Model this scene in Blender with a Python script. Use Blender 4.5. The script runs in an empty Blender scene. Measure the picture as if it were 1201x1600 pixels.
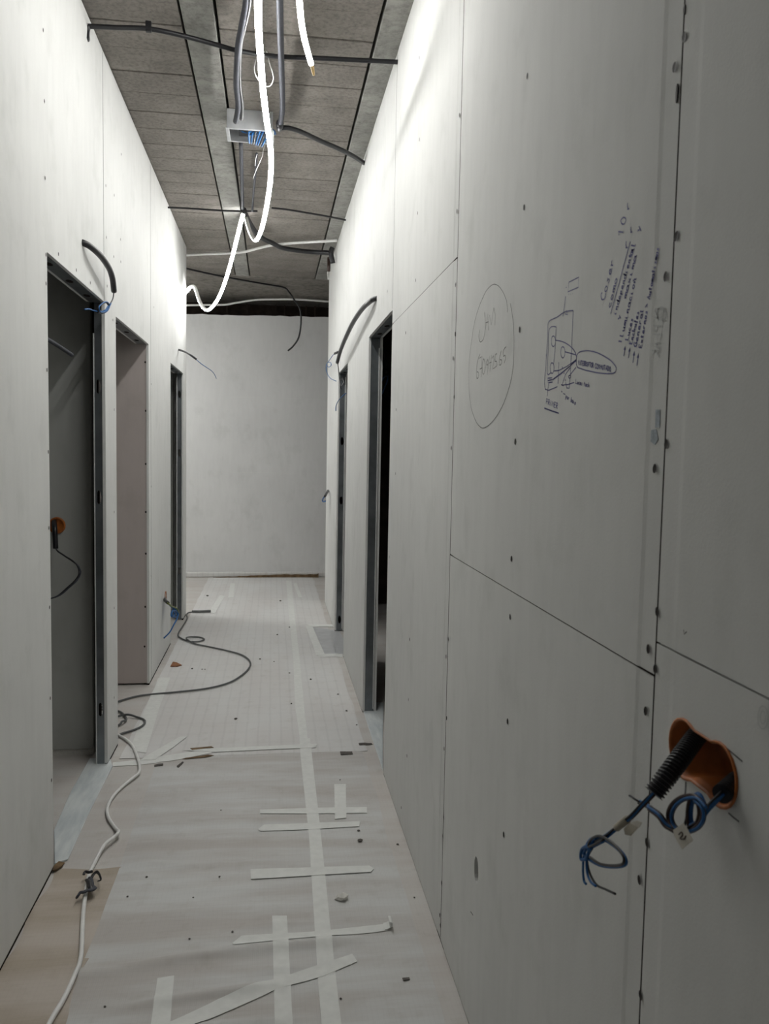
import bpy, bmesh, math, random
from mathutils import Vector, Matrix, noise
random.seed(7)
S = bpy.context.scene
# ------------------------------------------------------------ camera
cd = bpy.data.cameras.new('camera'); cam = bpy.data.objects.new('camera', cd); S.collection.objects.link(cam)
cd.sensor_fit = 'VERTICAL'; cd.sensor_height = 36.0; cd.lens = 1279.75/1600*36
r_ = Vector((0.99061059, -0.13536916, 0.01912703)); u_ = Vector((-0.00879623, 0.07650625, 0.9970303)); f_ = Vector((0.1364305, 0.98783702, -0.07459716))
cam.matrix_world = Matrix(((r_.x, u_.x, -f_.x, 0), (r_.y, u_.y, -f_.y, 0), (r_.z, u_.z, -f_.z, 1.4), (0, 0, 0, 1)))
cd.clip_start = 0.02; cd.clip_end = 60
cd.dof.use_dof = True; cd.dof.focus_distance = 4.0; cd.dof.aperture_fstop = 13
S.camera = cam
# ------------------------------------------------------------ world and exposure
W = bpy.data.worlds.new('world'); S.world = W; W.use_nodes = True
W.node_tree.nodes['Background'].inputs[0].default_value = (0.9, 0.95, 1.0, 1); W.node_tree.nodes['Background'].inputs[1].default_value = 0.006
S.view_settings.view_transform = 'Standard'; S.view_settings.look = 'None'; S.view_settings.gamma = 1.0; S.view_settings.use_curve_mapping = False
S.view_settings.exposure = 0.0
LED_STRENGTH = 80.0
# measured polylines in metres (world space)
D = {
'ceil_black_near':((-0.7006,3.3431,2.975),(-0.6013,3.3351,2.975),(-0.4774,3.3228,2.975),(-0.3437,3.3576,2.975),(-0.2138,3.4106,2.975),(-0.1405,3.4396,2.975),(-0.0015,3.4578,2.975),(0.1778,3.4421,2.975),(0.3325,3.4309,2.975),(0.4932,3.4187,2.975)),
'ceil_black_mid_a':((-0.7122,5.7467,2.99),(-0.5448,5.7418,2.99),(-0.3559,5.7477,2.99),(-0.2153,5.7339,2.99),(-0.1127,5.7128,2.99)),
'ceil_black_mid_b':((-0.0187,5.6017,2.985),(0.0696,5.6128,2.985),(0.1766,5.6503,2.985),(0.3303,5.7101,2.985),(0.4942,5.7865,2.985)),
'long_a':((-0.0942,2.8153,2.97),(-0.1028,3.0337,2.9633),(-0.1242,3.1995,2.9567),(-0.1446,3.3602,2.95),(-0.1647,3.6586,2.9433),(-0.1652,3.8719,2.9367),(-0.1839,4.0407,2.93)),
'long_b':((-0.0816,2.8042,2.965),(-0.0916,3.0269,2.9608),(-0.1148,3.1978,2.9567),(-0.1374,3.3642,2.9525),(-0.1517,3.668,2.9483),(-0.1488,3.8877,2.9442),(-0.1569,4.0313,2.94)),
'long_c':((-0.1759,4.4531,2.985),(-0.1825,4.7219,2.985),(-0.195,5.17,2.985),(-0.2082,5.6551,2.985)),
'long_d':((-0.0968,4.6206,2.99),(-0.1099,4.9356,2.99),(-0.129,5.2987,2.99),(-0.1469,5.7198,2.99)),
'right_long':((0.0104,2.7796,2.96),(0.0125,3.0072,2.96),(0.0174,3.277,2.96),(0.0259,3.602,2.96),(0.0326,3.9293,2.96),(0.0227,4.1277,2.96)),
'right_diag':((0.0198,4.1469,2.955),(0.0631,4.1499,2.9592),(0.1268,4.1981,2.9633),(0.228,4.3097,2.9675),(0.3347,4.4185,2.9717),(0.4109,4.5108,2.9758),(0.4896,4.6277,2.98)),
'white_cross':((-0.7186,7.0882,2.985),(-0.5621,7.0144,2.9837),(-0.4033,6.9516,2.9825),(-0.2454,6.8608,2.9813),(-0.1149,6.6943,2.98),(-0.0106,6.5736,2.9787),(0.1414,6.4713,2.9775),(0.29,6.3986,2.9763),(0.4692,6.316,2.975)),
'dark_thick':((-0.2002,5.6652,2.98),(-0.1775,5.9055,2.975),(-0.1304,6.2007,2.97),(-0.0809,6.3364,2.965),(-0.0105,6.436,2.96),(0.0495,6.5324,2.955),(0.1551,6.6155,2.96),(0.3034,6.6724,2.965),(0.4513,6.6008,2.95)),
'stub_hang':((0.46,7.0426,3.0474),(0.46,7.0666,3.0105),(0.46,7.054,2.9494),(0.46,7.0686,2.9047)),
'stub_white':((0.462,7.1437,2.9313),(0.462,7.2049,2.9117),(0.462,7.1275,2.8528)),
'far_thin':((-0.779,7.685,3),(-0.5839,7.8724,3),(-0.3373,8.0616,3),(-0.0892,8.2241,3),(0.0954,8.3505,3),(0.1513,8.45,2.9772),(0.204,8.475,2.9097),(0.2671,8.5,2.8189),(0.2792,8.525,2.6884),(0.2588,8.55,2.5426),(0.205,8.575,2.4556),(0.1523,8.6,2.4085)),
'far_white':((-0.9367,8.86,2.8674),(-0.7085,8.86,2.8804),(-0.5064,8.86,2.8923),(-0.3825,8.86,2.9174),(-0.2032,8.86,2.9529),(-0.0093,8.86,2.9686),(0.2705,8.86,2.9788),(0.613,8.86,2.9702)),
'loop':((-0.0413,3.52,3.0404),(-0.0257,3.52,2.9794),(-0.0113,3.52,2.9343),(-0.0085,3.52,2.9117),(-0.0161,3.52,2.8908),(-0.0249,3.52,2.8825),(-0.042,3.52,2.8812),(-0.0674,3.52,2.902),(-0.0813,3.52,2.9237),(-0.0858,3.52,2.9461),(-0.0844,3.52,2.9628),(-0.0771,3.52,2.9896),(-0.0639,3.52,3.0234)),
'thin1':((-0.0508,4.45,2.9827),(-0.0604,4.45,2.9464),(-0.0635,4.45,2.9235),(-0.0797,4.45,2.8835),(-0.0959,4.45,2.8468),(-0.1121,4.45,2.8002)),
'thin2':((-0.0906,4.4,2.911),(-0.0985,4.4,2.8816),(-0.0999,4.4,2.8527)),
'led_main':((-0.06,2.86,2.958),(-0.0623,3,2.9495),(-0.063,3.18,2.9411),(-0.0586,3.38,2.9301),(-0.0553,3.52,2.9232),(-0.0493,3.7,2.9165),(-0.0371,3.95,2.9059),(-0.02,4.3,2.9),(-0.0204,4.6,2.8871),(-0.0316,4.87,2.8666),(-0.0554,5.15,2.8171),(-0.0854,5.4,2.7768),(-0.1207,5.56,2.7624),(-0.1575,5.68,2.8403),(-0.1907,5.77,2.9591),(-0.2078,5.82,3),(-0.2205,5.88,2.9874),(-0.2606,6.02,2.8815),(-0.303,6.17,2.7709),(-0.3581,6.35,2.6489),(-0.4238,6.5,2.536),(-0.4951,6.62,2.4756),(-0.544,6.68,2.4934),(-0.5838,6.74,2.5667),(-0.6142,6.8,2.6564),(-0.638,6.84,2.6882),(-0.674,6.9,2.6879),(-0.7176,6.98,2.6652)),
'led_end':((0.0594,2.6,2.864),(0.0698,2.75,2.871),(0.0771,2.85,2.8742),(0.0871,2.95,2.8633),(0.1021,3.05,2.8548),(0.1194,3.13,2.8423),(0.1312,3.18,2.834),(0.1374,3.21,2.8317),(0.1443,3.25,2.8241)),
'arcL':((-0.71,3.2398,2.153),(-0.7,3.2252,2.1465),(-0.685,3.2403,2.1416),(-0.672,3.2884,2.136),(-0.664,3.3655,2.1302),(-0.66,3.4439,2.1207),(-0.66,3.5217,2.1096),(-0.662,3.586,2.0865),(-0.668,3.6454,2.0503)),
'arcL_wire':((-0.668,3.6457,2.0583),(-0.67,3.6342,2.0189),(-0.67,3.571,1.9842),(-0.672,3.5139,1.9512),(-0.68,3.4645,1.9301),(-0.685,3.4155,1.927),(-0.685,3.4112,1.9437),(-0.68,3.4658,1.9682),(-0.675,3.5173,1.9799),(-0.675,3.5633,1.9723),(-0.68,3.5422,1.9478),(-0.69,3.5026,1.9332),(-0.7,3.4655,1.9319)),
'arcL_wire2':((-0.672,3.5409,1.9712),(-0.675,3.4903,1.9446),(-0.69,3.4776,1.9369),(-0.71,3.4542,1.936),(-0.72,3.4086,1.9343),(-0.725,3.3531,1.9237)),
'arcR':((0.495,3.9634,2.1285),(0.48,3.9922,2.1285),(0.47,4.0385,2.1273),(0.455,4.2875,2.1298),(0.445,4.6441,2.1171),(0.44,5.0337,2.0888),(0.44,5.4523,2.0515),(0.442,5.7378,2.0059)),
'arcR_wire':((0.442,5.6994,2.0106),(0.445,5.7029,1.9761),(0.45,5.6707,1.9122),(0.455,5.6427,1.8666),(0.46,5.592,1.8368),(0.465,5.4499,1.843),(0.465,5.5558,1.877),(0.46,5.7055,1.8761),(0.46,5.6708,1.8341),(0.47,5.7087,1.8196)),
'arcR_wire2':((0.5,5.6414,1.7896),(0.48,5.6615,1.7729),(0.47,5.8897,1.7571),(0.468,6.1253,1.7283),(0.47,6.1752,1.6909)),
'smallR':((0.492,6.143,2.1292),(0.478,6.0852,2.1183),(0.455,6.1668,2.1151)),
'smallR_wire':((0.458,6.1307,2.1125),(0.45,6.3484,2.1176),(0.445,6.6467,2.1108),(0.44,6.8674,2.1064),(0.445,6.6981,2.0665),(0.445,6.4027,2.05),(0.445,6.4793,2.0799),(0.44,6.7878,2.1088),(0.44,6.9212,2.0907),(0.44,6.8198,2.0338),(0.45,6.5268,1.9624),(0.46,6.055,1.9026)),
'lowR':((0.49,7.191,1.0415),(0.475,7.0501,1.0402),(0.44,6.8398,1.0105)),
'lowR_wire':((0.445,6.8763,1.0111),(0.435,6.8858,0.9997),(0.43,7.0183,0.9671),(0.435,6.9637,0.9569),(0.44,6.79,0.9734)),
'smallL':((-0.71,6.389,2.1297),(-0.69,6.3519,2.1213),(-0.64,6.2474,2.0968),(-0.59,6.1398,2.0633),(-0.55,6.1448,2.0349)),
'smallL_wire':((-0.56,6.1597,2.0412),(-0.52,6.228,2.0102),(-0.48,6.3113,1.9882),(-0.46,6.4263,1.9791),(-0.45,6.561,1.9672),(-0.45,6.7688,1.9525)),
'lowL':((-0.715,5.6291,0.3822),(-0.69,5.4871,0.3886),(-0.66,5.3865,0.3903)),
'lowL_wy':((-0.665,5.3845,0.3928),(-0.65,5.394,0.3762),(-0.64,5.4467,0.3534),(-0.63,5.5387,0.3291),(-0.62,5.58,0.3058),(-0.62,5.6373,0.2724)),
'lowL_wb':((-0.665,5.3845,0.3928),(-0.65,5.4966,0.3417),(-0.63,5.5756,0.3067),(-0.62,5.6143,0.2727),(-0.62,5.5538,0.2545),(-0.64,5.4957,0.2151),(-0.66,5.4729,0.1775),(-0.69,5.4207,0.1514)),
'lowL_wc':((-0.64,5.4817,0.3253),(-0.635,5.546,0.2822),(-0.64,5.412,0.2968),(-0.64,5.4466,0.3237),(-0.63,5.5756,0.298),(-0.63,5.6509,0.2521),(-0.64,5.5172,0.2709),(-0.645,5.4543,0.3094),(-0.64,5.5532,0.3155)),
'lowL_edge':((-0.703,5.5512,0.4329),(-0.703,5.641,0.369)),
'roomL_pipe':((-0.78,2.9401,1.7647),(-0.8205,3.2,1.784),(-0.8136,3.35,1.7743),(-0.8068,3.5,1.7624)),
'roomL_box':(-0.9373,3.76,1.0437),
'roomL_cond':((-0.9604,3.8,1.0656),(-0.944,3.74,1.0568),(-0.9316,3.7,1.0354),(-0.9281,3.69,1.003),(-0.926,3.69,0.95)),
'roomL_wire':((-0.9259,3.69,0.9556),(-0.9159,3.681,0.94),(-0.8889,3.672,0.923),(-0.8386,3.663,0.8894),(-0.8187,3.654,0.8656),(-0.8139,3.645,0.8475),(-0.8269,3.636,0.8183),(-0.8568,3.627,0.7894),(-0.8927,3.618,0.7579),(-0.9365,3.609,0.746),(-0.9599,3.6,0.7669)),
'roomL_wire2':((-0.9246,3.685,0.9562),(-0.9174,3.6767,0.9433),(-0.8917,3.6683,0.9257),(-0.846,3.66,0.8982),(-0.8247,3.6517,0.8715),(-0.821,3.6433,0.8422),(-0.8373,3.635,0.8157),(-0.8672,3.6267,0.7867),(-0.9022,3.6183,0.7551),(-0.942,3.61,0.7403)),
'inR_wire':((0.62,4.4527,1.8037),(0.62,4.6088,1.8136),(0.62,4.7717,1.7943),(0.62,4.7975,1.774),(0.63,4.737,1.8139),(0.64,4.6495,1.8249),(0.64,4.6195,1.7972),(0.64,4.748,1.7599),(0.64,4.8568,1.7338),(0.63,4.9561,1.7208)),
'inR_cond':((0.64,4.3,3),(0.64,4.32,2.5),(0.64,4.9663,2.0896),(0.64,4.8956,2.0049),(0.64,4.7691,1.909),(0.64,4.6799,1.8529)),
'c1':((0.525,0.9196,1.0639),(0.508,0.9008,1.0654),(0.49,0.8822,1.0625),(0.465,0.8609,1.0523),(0.445,0.8506,1.0368),(0.43,0.8481,1.0198)),
'c1_bundle':((0.431,0.8472,1.0216),(0.428,0.8485,1.0175),(0.42,0.8545,1.004),(0.41,0.8612,0.9871),(0.405,0.8829,0.9657),(0.4,0.9061,0.9423),(0.4,0.93,0.9258)),
'sleeve':((0.4085,0.866,0.9826),(0.405,0.8862,0.963)),
'knot1':((0.398,0.9059,0.9388),(0.398,0.9556,0.9043),(0.398,0.9461,0.9199),(0.398,0.9193,0.9365),(0.398,0.89,0.9452),(0.398,0.862,0.9496),(0.398,0.8438,0.9483),(0.398,0.8431,0.9409),(0.398,0.86,0.9294),(0.398,0.8902,0.9136),(0.398,0.9193,0.9012),(0.398,0.9508,0.8928),(0.398,0.9659,0.8933),(0.398,0.9491,0.9133),(0.398,0.9257,0.9306)),
'knot2':((0.402,0.9143,0.9327),(0.402,0.9608,0.9004),(0.402,0.952,0.9149),(0.402,0.9269,0.9304),(0.402,0.8994,0.9387),(0.402,0.873,0.9431),(0.402,0.8558,0.9419),(0.402,0.8551,0.935),(0.402,0.8712,0.9242),(0.402,0.8996,0.9093),(0.402,0.9269,0.8977),(0.402,0.9563,0.8898),(0.402,0.9704,0.8902),(0.402,0.9548,0.9088),(0.402,0.9329,0.9249)),
'knot3':((0.394,0.8964,0.9447),(0.394,0.9394,0.914),(0.394,0.9313,0.9284),(0.394,0.9081,0.9431),(0.394,0.8826,0.9502),(0.394,0.8579,0.9532),(0.394,0.8418,0.9512),(0.394,0.8411,0.944),(0.394,0.856,0.9337),(0.394,0.8825,0.9199),(0.394,0.9078,0.9094),(0.394,0.9351,0.903)),
'tail1':((0.398,0.9456,0.9151),(0.398,0.9623,0.8951),(0.398,0.9646,0.8732),(0.398,0.9606,0.8591),(0.398,0.953,0.8585)),
'tail2':((0.396,0.9369,0.9137),(0.396,0.9497,0.8957),(0.396,0.9461,0.8772),(0.396,0.9346,0.8718),(0.396,0.9188,0.8746)),
'tail3':((0.4,0.9429,0.9105),(0.4,0.9573,0.8887),(0.4,0.9467,0.8752),(0.4,0.9249,0.8725),(0.4,0.8984,0.8814),(0.4,0.8717,0.8907)),
'wrap':((0.396,0.934,0.9209),(0.396,0.9651,0.8982),(0.396,0.9674,0.8837),(0.396,0.9496,0.8943),(0.396,0.9438,0.9103),(0.396,0.9616,0.9014)),
'tag1':((0.407,0.8717,0.9686),(0.407,0.8575,0.9821),(0.407,0.8335,0.9896),(0.407,0.8529,0.9693),(0.407,0.8678,0.9636)),
'tag1b':((0.404,0.8512,0.9852),(0.404,0.8326,0.9968),(0.404,0.8217,0.9997),(0.404,0.8272,0.9913)),
'c2':((0.515,0.825,1.041),(0.5,0.809,1.0432),(0.487,0.7971,1.0437),(0.477,0.7899,1.0422)),
'c2_bundle':((0.479,0.7909,1.0431),(0.468,0.7829,1.0407),(0.458,0.7776,1.0365),(0.45,0.7754,1.0295),(0.447,0.7793,1.0182),(0.443,0.7895,1.0073)),
'coil1':((0.448,0.7725,1.0364),(0.448,0.7821,1.0432),(0.448,0.79,1.0433),(0.448,0.7974,1.0366),(0.448,0.8006,1.0267),(0.448,0.8008,1.0145),(0.448,0.796,1.0062),(0.448,0.7869,1.0097),(0.448,0.78,1.0206),(0.448,0.7785,1.0317),(0.448,0.7846,1.0415),(0.448,0.7925,1.0408)),
'coil2':((0.452,0.7756,1.0342),(0.452,0.7853,1.041),(0.452,0.7932,1.0411),(0.452,0.8006,1.0343),(0.452,0.8037,1.0244),(0.452,0.804,1.0122),(0.452,0.7991,1.0038),(0.452,0.79,1.0074),(0.452,0.7832,1.0183),(0.452,0.7816,1.0294),(0.452,0.7877,1.0392),(0.452,0.7956,1.0386)),
'coil3':((0.444,0.7703,1.0362),(0.444,0.78,1.0429),(0.444,0.7879,1.0429),(0.444,0.7954,1.0362),(0.444,0.7985,1.0264),(0.444,0.7988,1.0142),(0.444,0.7939,1.0059),(0.444,0.7848,1.0095),(0.444,0.7779,1.0204),(0.444,0.7763,1.0314),(0.444,0.7825,1.0411),(0.444,0.7904,1.0405)),
'coil4':((0.445,0.7612,1.0416),(0.445,0.7806,1.044),(0.445,0.8026,1.0345),(0.445,0.8184,1.024),(0.445,0.8317,1.0109),(0.445,0.8379,0.9985),(0.445,0.8343,0.9913),(0.445,0.8224,0.9895),(0.445,0.8004,0.9964),(0.445,0.7776,1.0115),(0.445,0.7662,1.0271),(0.445,0.7697,1.0378),(0.445,0.7854,1.0391)),
'coil5':((0.449,0.7735,1.0352),(0.449,0.7903,1.0377),(0.449,0.8092,1.0295),(0.449,0.8227,1.0204),(0.449,0.834,1.0088),(0.449,0.8392,0.9978),(0.449,0.8361,0.9912),(0.449,0.8259,0.9893),(0.449,0.8072,0.995),(0.449,0.7876,1.0081),(0.449,0.7778,1.0221),(0.449,0.7809,1.0319),(0.449,0.7945,1.0334)),
'coil6':((0.441,0.7569,1.0433),(0.441,0.7748,1.0457),(0.441,0.7951,1.0369),(0.441,0.8096,1.0272),(0.441,0.8218,1.015),(0.441,0.8275,1.0034),(0.441,0.8242,0.9966),(0.441,0.8132,0.9949),(0.441,0.793,1.0011),(0.441,0.772,1.0151),(0.441,0.7614,1.0297),(0.441,0.7647,1.0398),(0.441,0.7793,1.0412)),
'stem':((0.445,0.8166,0.9894),(0.44,0.8331,0.9884),(0.438,0.8479,0.9935),(0.436,0.8693,0.9937)),
'stem_t':((0.439,0.842,0.9909),(0.436,0.8661,0.9944),(0.435,0.8836,0.992),(0.434,0.8915,0.9909)),
'stem_e':((0.434,0.8882,0.9916),(0.431,0.9113,0.9903)),
'cross_w':((0.446,0.8078,0.9957),(0.447,0.8034,1.0184),(0.448,0.7998,1.0327)),
'drop_w':((0.482,0.8738,1.0206),(0.475,0.8609,1.0163),(0.465,0.8441,1.0149)),
'tag2':((0.436,0.8125,0.9939),(0.436,0.7916,1.0115),(0.436,0.7819,1.0085),(0.436,0.7707,1.0028),(0.436,0.7917,0.9827),(0.436,0.8092,0.989)),
'tag2m':((0.4355,0.7989,0.9954),(0.4355,0.7938,1.0007),(0.4355,0.7909,0.9986),(0.4355,0.7958,0.9926),(0.4355,0.7879,0.9958),(0.4355,0.7843,1.0011)),
'gray_cable':((-0.5147,6.9891),(-0.5908,6.9785),(-0.6572,6.9812),(-0.6876,6.9689),(-0.6924,6.881),(-0.6734,6.7382),(-0.678,6.4295),(-0.6841,6.242),(-0.674,6.1076),(-0.6432,6.0138),(-0.6023,5.9477),(-0.5483,5.8996),(-0.5003,5.9145),(-0.476,5.9766),(-0.5109,6.0392),(-0.5627,6.0542),(-0.5996,6.0014),(-0.5946,5.9374),(-0.5354,5.8467),(-0.4474,5.7624),(-0.3615,5.6873),(-0.2991,5.6295),(-0.1888,5.5001),(-0.1299,5.3138),(-0.141,5.1194),(-0.1988,4.9307),(-0.2645,4.8139),(-0.3699,4.731),(-0.5313,4.6717),(-0.6743,4.6481),(-0.7468,4.6116),(-0.8222,4.528),(-0.95,4.35),(-1,4.25),(-0.8491,4.4268),(-0.7975,4.3724),(-0.7672,4.3353),(-0.7356,4.264),(-0.7241,4.2101),(-0.7346,4.1622),(-0.7534,4.1283),(-0.86,4),(-0.93,4.08),(-0.86,4.2),(-0.7788,4.2745),(-0.7238,4.2702),(-0.6741,4.2531),(-0.6347,4.203),(-0.6231,4.1533),(-0.6328,4.0941),(-0.667,4.0532),(-0.7087,4.014),(-0.7304,3.9731)),
'plug':((-0.6572,6.9812),(-0.5906,6.9758),(-0.5045,6.9941)),
'white_cable':((-0.7482,4.0056),(-0.7301,3.9996),(-0.7101,3.9758),(-0.6734,3.9232),(-0.625,3.8186),(-0.5853,3.6887),(-0.5604,3.5876),(-0.5506,3.5018),(-0.5672,3.4422),(-0.5967,3.3634),(-0.6159,3.2635),(-0.6147,3.1619),(-0.5928,3.0778),(-0.5548,2.9961),(-0.5329,2.9368),(-0.5421,2.8968),(-0.5638,2.8407),(-0.5748,2.7642),(-0.5757,2.6704),(-0.5677,2.5914),(-0.5442,2.4351),(-0.5037,2.2241),(-0.5017,2.1421),(-0.5064,2.0505),(-0.5153,1.974),(-0.5246,1.8894),(-0.5474,1.7766)),
'tie':(((-0.5861,2.6357),(-0.5856,2.6514),(-0.5717,2.6421),(-0.5604,2.6449)),((-0.5627,2.6373),(-0.5576,2.6506),(-0.5498,2.6518),(-0.5395,2.6349),(-0.5296,2.6105),(-0.5263,2.5986),(-0.5341,2.6032)),((-0.5688,2.6379),(-0.5564,2.5978),(-0.5487,2.5706),(-0.5369,2.5508),(-0.5416,2.5365),(-0.5545,2.5342),(-0.5622,2.5259),(-0.5726,2.5303),(-0.5764,2.522),(-0.5801,2.513)),((-0.5743,2.6267),(-0.5607,2.5906),(-0.5487,2.552),(-0.5381,2.5472))),
'tapes':{'long_far':((0.1596,8.6732),(0.2136,8.6723),(0.2001,6.9053),(0.194,5.4086),(0.1836,4.3588),(0.1821,3.7726),(0.1462,3.7756),(0.1354,4.3625),(0.1516,5.4113),(0.1515,6.9073)),'long_near':((0.1439,3.8875),(0.1932,3.8834),(0.1925,3.674),(0.1875,2.8474),(0.1815,2.3032),(0.1793,1.9918),(0.1796,1.8974),(0.1797,1.6944),(0.1335,1.6996),(0.1315,1.9027),(0.1317,2.0476),(0.1377,2.4818),(0.1441,2.8516),(0.14,3.6785)),'cross_1':((-0.0346,3.1103),(0.173,3.108),(0.3802,3.0944),(0.3744,3.0437),(0.146,3.0596),(-0.0341,3.0766)),'cross_2':((-0.0392,2.944),(-0.0186,2.9782),(0.3422,2.9755),(0.333,2.9341),(0.1404,2.9268),(-0.0296,2.9279)),'short_vert':((0.2694,3.327),(0.3174,3.3226),(0.2918,3.0073),(0.2474,3.0006)),'cross_3':((-0.0594,2.6514),(0.1287,2.6493),(0.3368,2.6412),(0.3492,2.6188),(0.3361,2.5992),(0.1265,2.5957),(-0.0559,2.594)),'cross_4':((-0.0988,2.2482),(-0.0751,2.2794),(0.1504,2.284),(0.3403,2.2997),(0.3471,2.2665),(0.1662,2.2416),(-0.0946,2.2328)),'short_long':((0.0121,2.3773),(0.0558,2.3728),(0.0617,1.9104),(0.0637,1.7075),(0.0191,1.7125),(0.0183,1.9151)),'diagonal':((-0.2692,1.9203),(-0.1244,2.0127),(0.0373,2.0839),(0.2323,2.1657),(0.243,2.1302),(0.1505,2.0797),(0.0203,2.0341),(-0.1206,1.9532),(-0.2204,1.8869)),'bottom_left':((-0.2866,2.1162),(-0.2446,2.1223),(-0.233,1.9428),(-0.2235,1.8156),(-0.2696,1.8208),(-0.2791,1.9479)),'mid_cross':((-0.3974,3.7724),(-0.2681,3.7859),(0.2229,3.8029),(0.2142,3.7533),(-0.0615,3.7438),(-0.253,3.736)),'mid_diag':((-0.5732,3.6702),(-0.4285,3.9526),(-0.395,3.9498),(-0.4448,3.809),(-0.5041,3.6718)),'mid_left':((-0.6866,3.6575),(-0.5829,3.6786),(-0.3522,3.7525),(-0.2387,3.7834),(-0.264,3.729),(-0.4262,3.6499),(-0.5733,3.6179),(-0.6782,3.6125)),'left_long':((-0.6712,5.0048),(-0.5989,4.9999),(-0.585,4.3849),(-0.5579,3.7541),(-0.635,3.7926),(-0.6557,4.2852)),'far_left_a':((-0.4143,8.5175),(-0.3687,8.5167),(-0.3447,7.707),(-0.3961,7.6754)),'far_left_b':((-0.4808,7.8122),(-0.4311,7.7767),(-0.4649,6.9598),(-0.5233,6.9622)),'right_side':((0.2737,6.4446),(0.3271,6.3948),(0.3459,5.9156),(0.3698,5.4834),(0.3092,5.4871)),'right_top':((0.2899,6.4677),(0.5004,6.4819),(0.4934,6.3868),(0.3109,6.3723)),'right_bottom':((0.3197,5.5215),(0.4915,5.5288),(0.4841,5.4419),(0.3246,5.4516)),'far_right':((0.2296,8.5051),(0.2628,8.5045),(0.2932,7.6875),(0.2571,7.6886))},
'curl':((0.3377,2.2804),(0.3512,2.2953)),
'patch':((0.331,6.3713),(0.5246,6.2698),(0.5412,5.9456),(0.4959,5.5286),(0.3709,5.5008)),
'thresh1':((-0.7946,3.7045),(-0.7049,3.6968),(-0.6768,3.6051),(-0.678,3.1539),(-0.6704,2.7845),(-0.7072,2.7581),(-0.7712,3.0043),(-0.7918,3.3405)),
'thresh2':((0.4983,4.3684),(0.5505,4.4215),(0.6251,4.4159),(0.5518,3.8986),(0.4916,3.4516),(0.4923,3.6324),(0.4935,3.9963)),
'crumbs':((0.3232,2.8197,9),(0.3269,2.8986,6),(0.4552,2.7876,5),(0.4547,2.4382,3),(-0.1575,2.6203,4),(-0.1015,2.3041,4),(0.1852,1.9838,4),(-0.1837,3.1186,3),(-0.3914,2.6398,4),(-0.433,2.5291,4),(-0.2305,2.5047,3),(-0.2202,2.2793,4),(-0.1016,2.3072,3),(-0.4009,2.0189,4),(-0.4886,5.1964,4),(-0.4237,5.177,3),(-0.4078,5.176,3),(0.1187,5.0517,4),(0.0243,5.3364,3),(-0.0682,5.4081,4),(0.2431,4.9003,4),(0.1164,4.4312,4),(0.0499,6.118,4),(0.1461,6.3803,3),(0.0873,7.4978,4),(0.3859,4.5889,4),(0.4066,4.287,4),(-0.1746,4.1965,6),(0.4384,4.0585,3),(-0.5913,7.7815,5),(0.2972,3.3713,3)),
'darkflakes':(((0.3237,3.6948),(0.3799,3.69),(0.3797,3.6579),(0.3234,3.6548)),((0.4207,3.7948),(0.4826,3.7982),(0.4867,3.7808),(0.4211,3.7693)),((0.354,2.0471),(0.373,2.0477),(0.3734,2.0397),(0.3557,2.0364)),((-0.5014,3.6116),(-0.4635,3.6157),(-0.4607,3.5934),(-0.4983,3.5894)),((-0.4018,3.5809),(-0.3824,3.631),(-0.376,3.6229),(-0.3919,3.5655)),((-0.3648,3.7941),(-0.2699,3.8108),(-0.2569,3.7931),(-0.3537,3.7687)),((-0.3731,3.6757),(-0.2766,3.7063),(-0.2502,3.6962),(-0.2885,3.6762),(-0.3857,3.6615))),
'whitecrumb':(0.2275,2.4467),
'leaf':((-0.629,5.2514),(-0.626,5.3613),(-0.5997,5.3436),(-0.5604,5.278),(-0.5851,5.2486)),
'brown_bit':((-0.7038,2.7367),(-0.6947,2.7654),(-0.6737,2.7547),(-0.6778,2.7299),(-0.6881,2.7061),(-0.6994,2.7032)),
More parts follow.
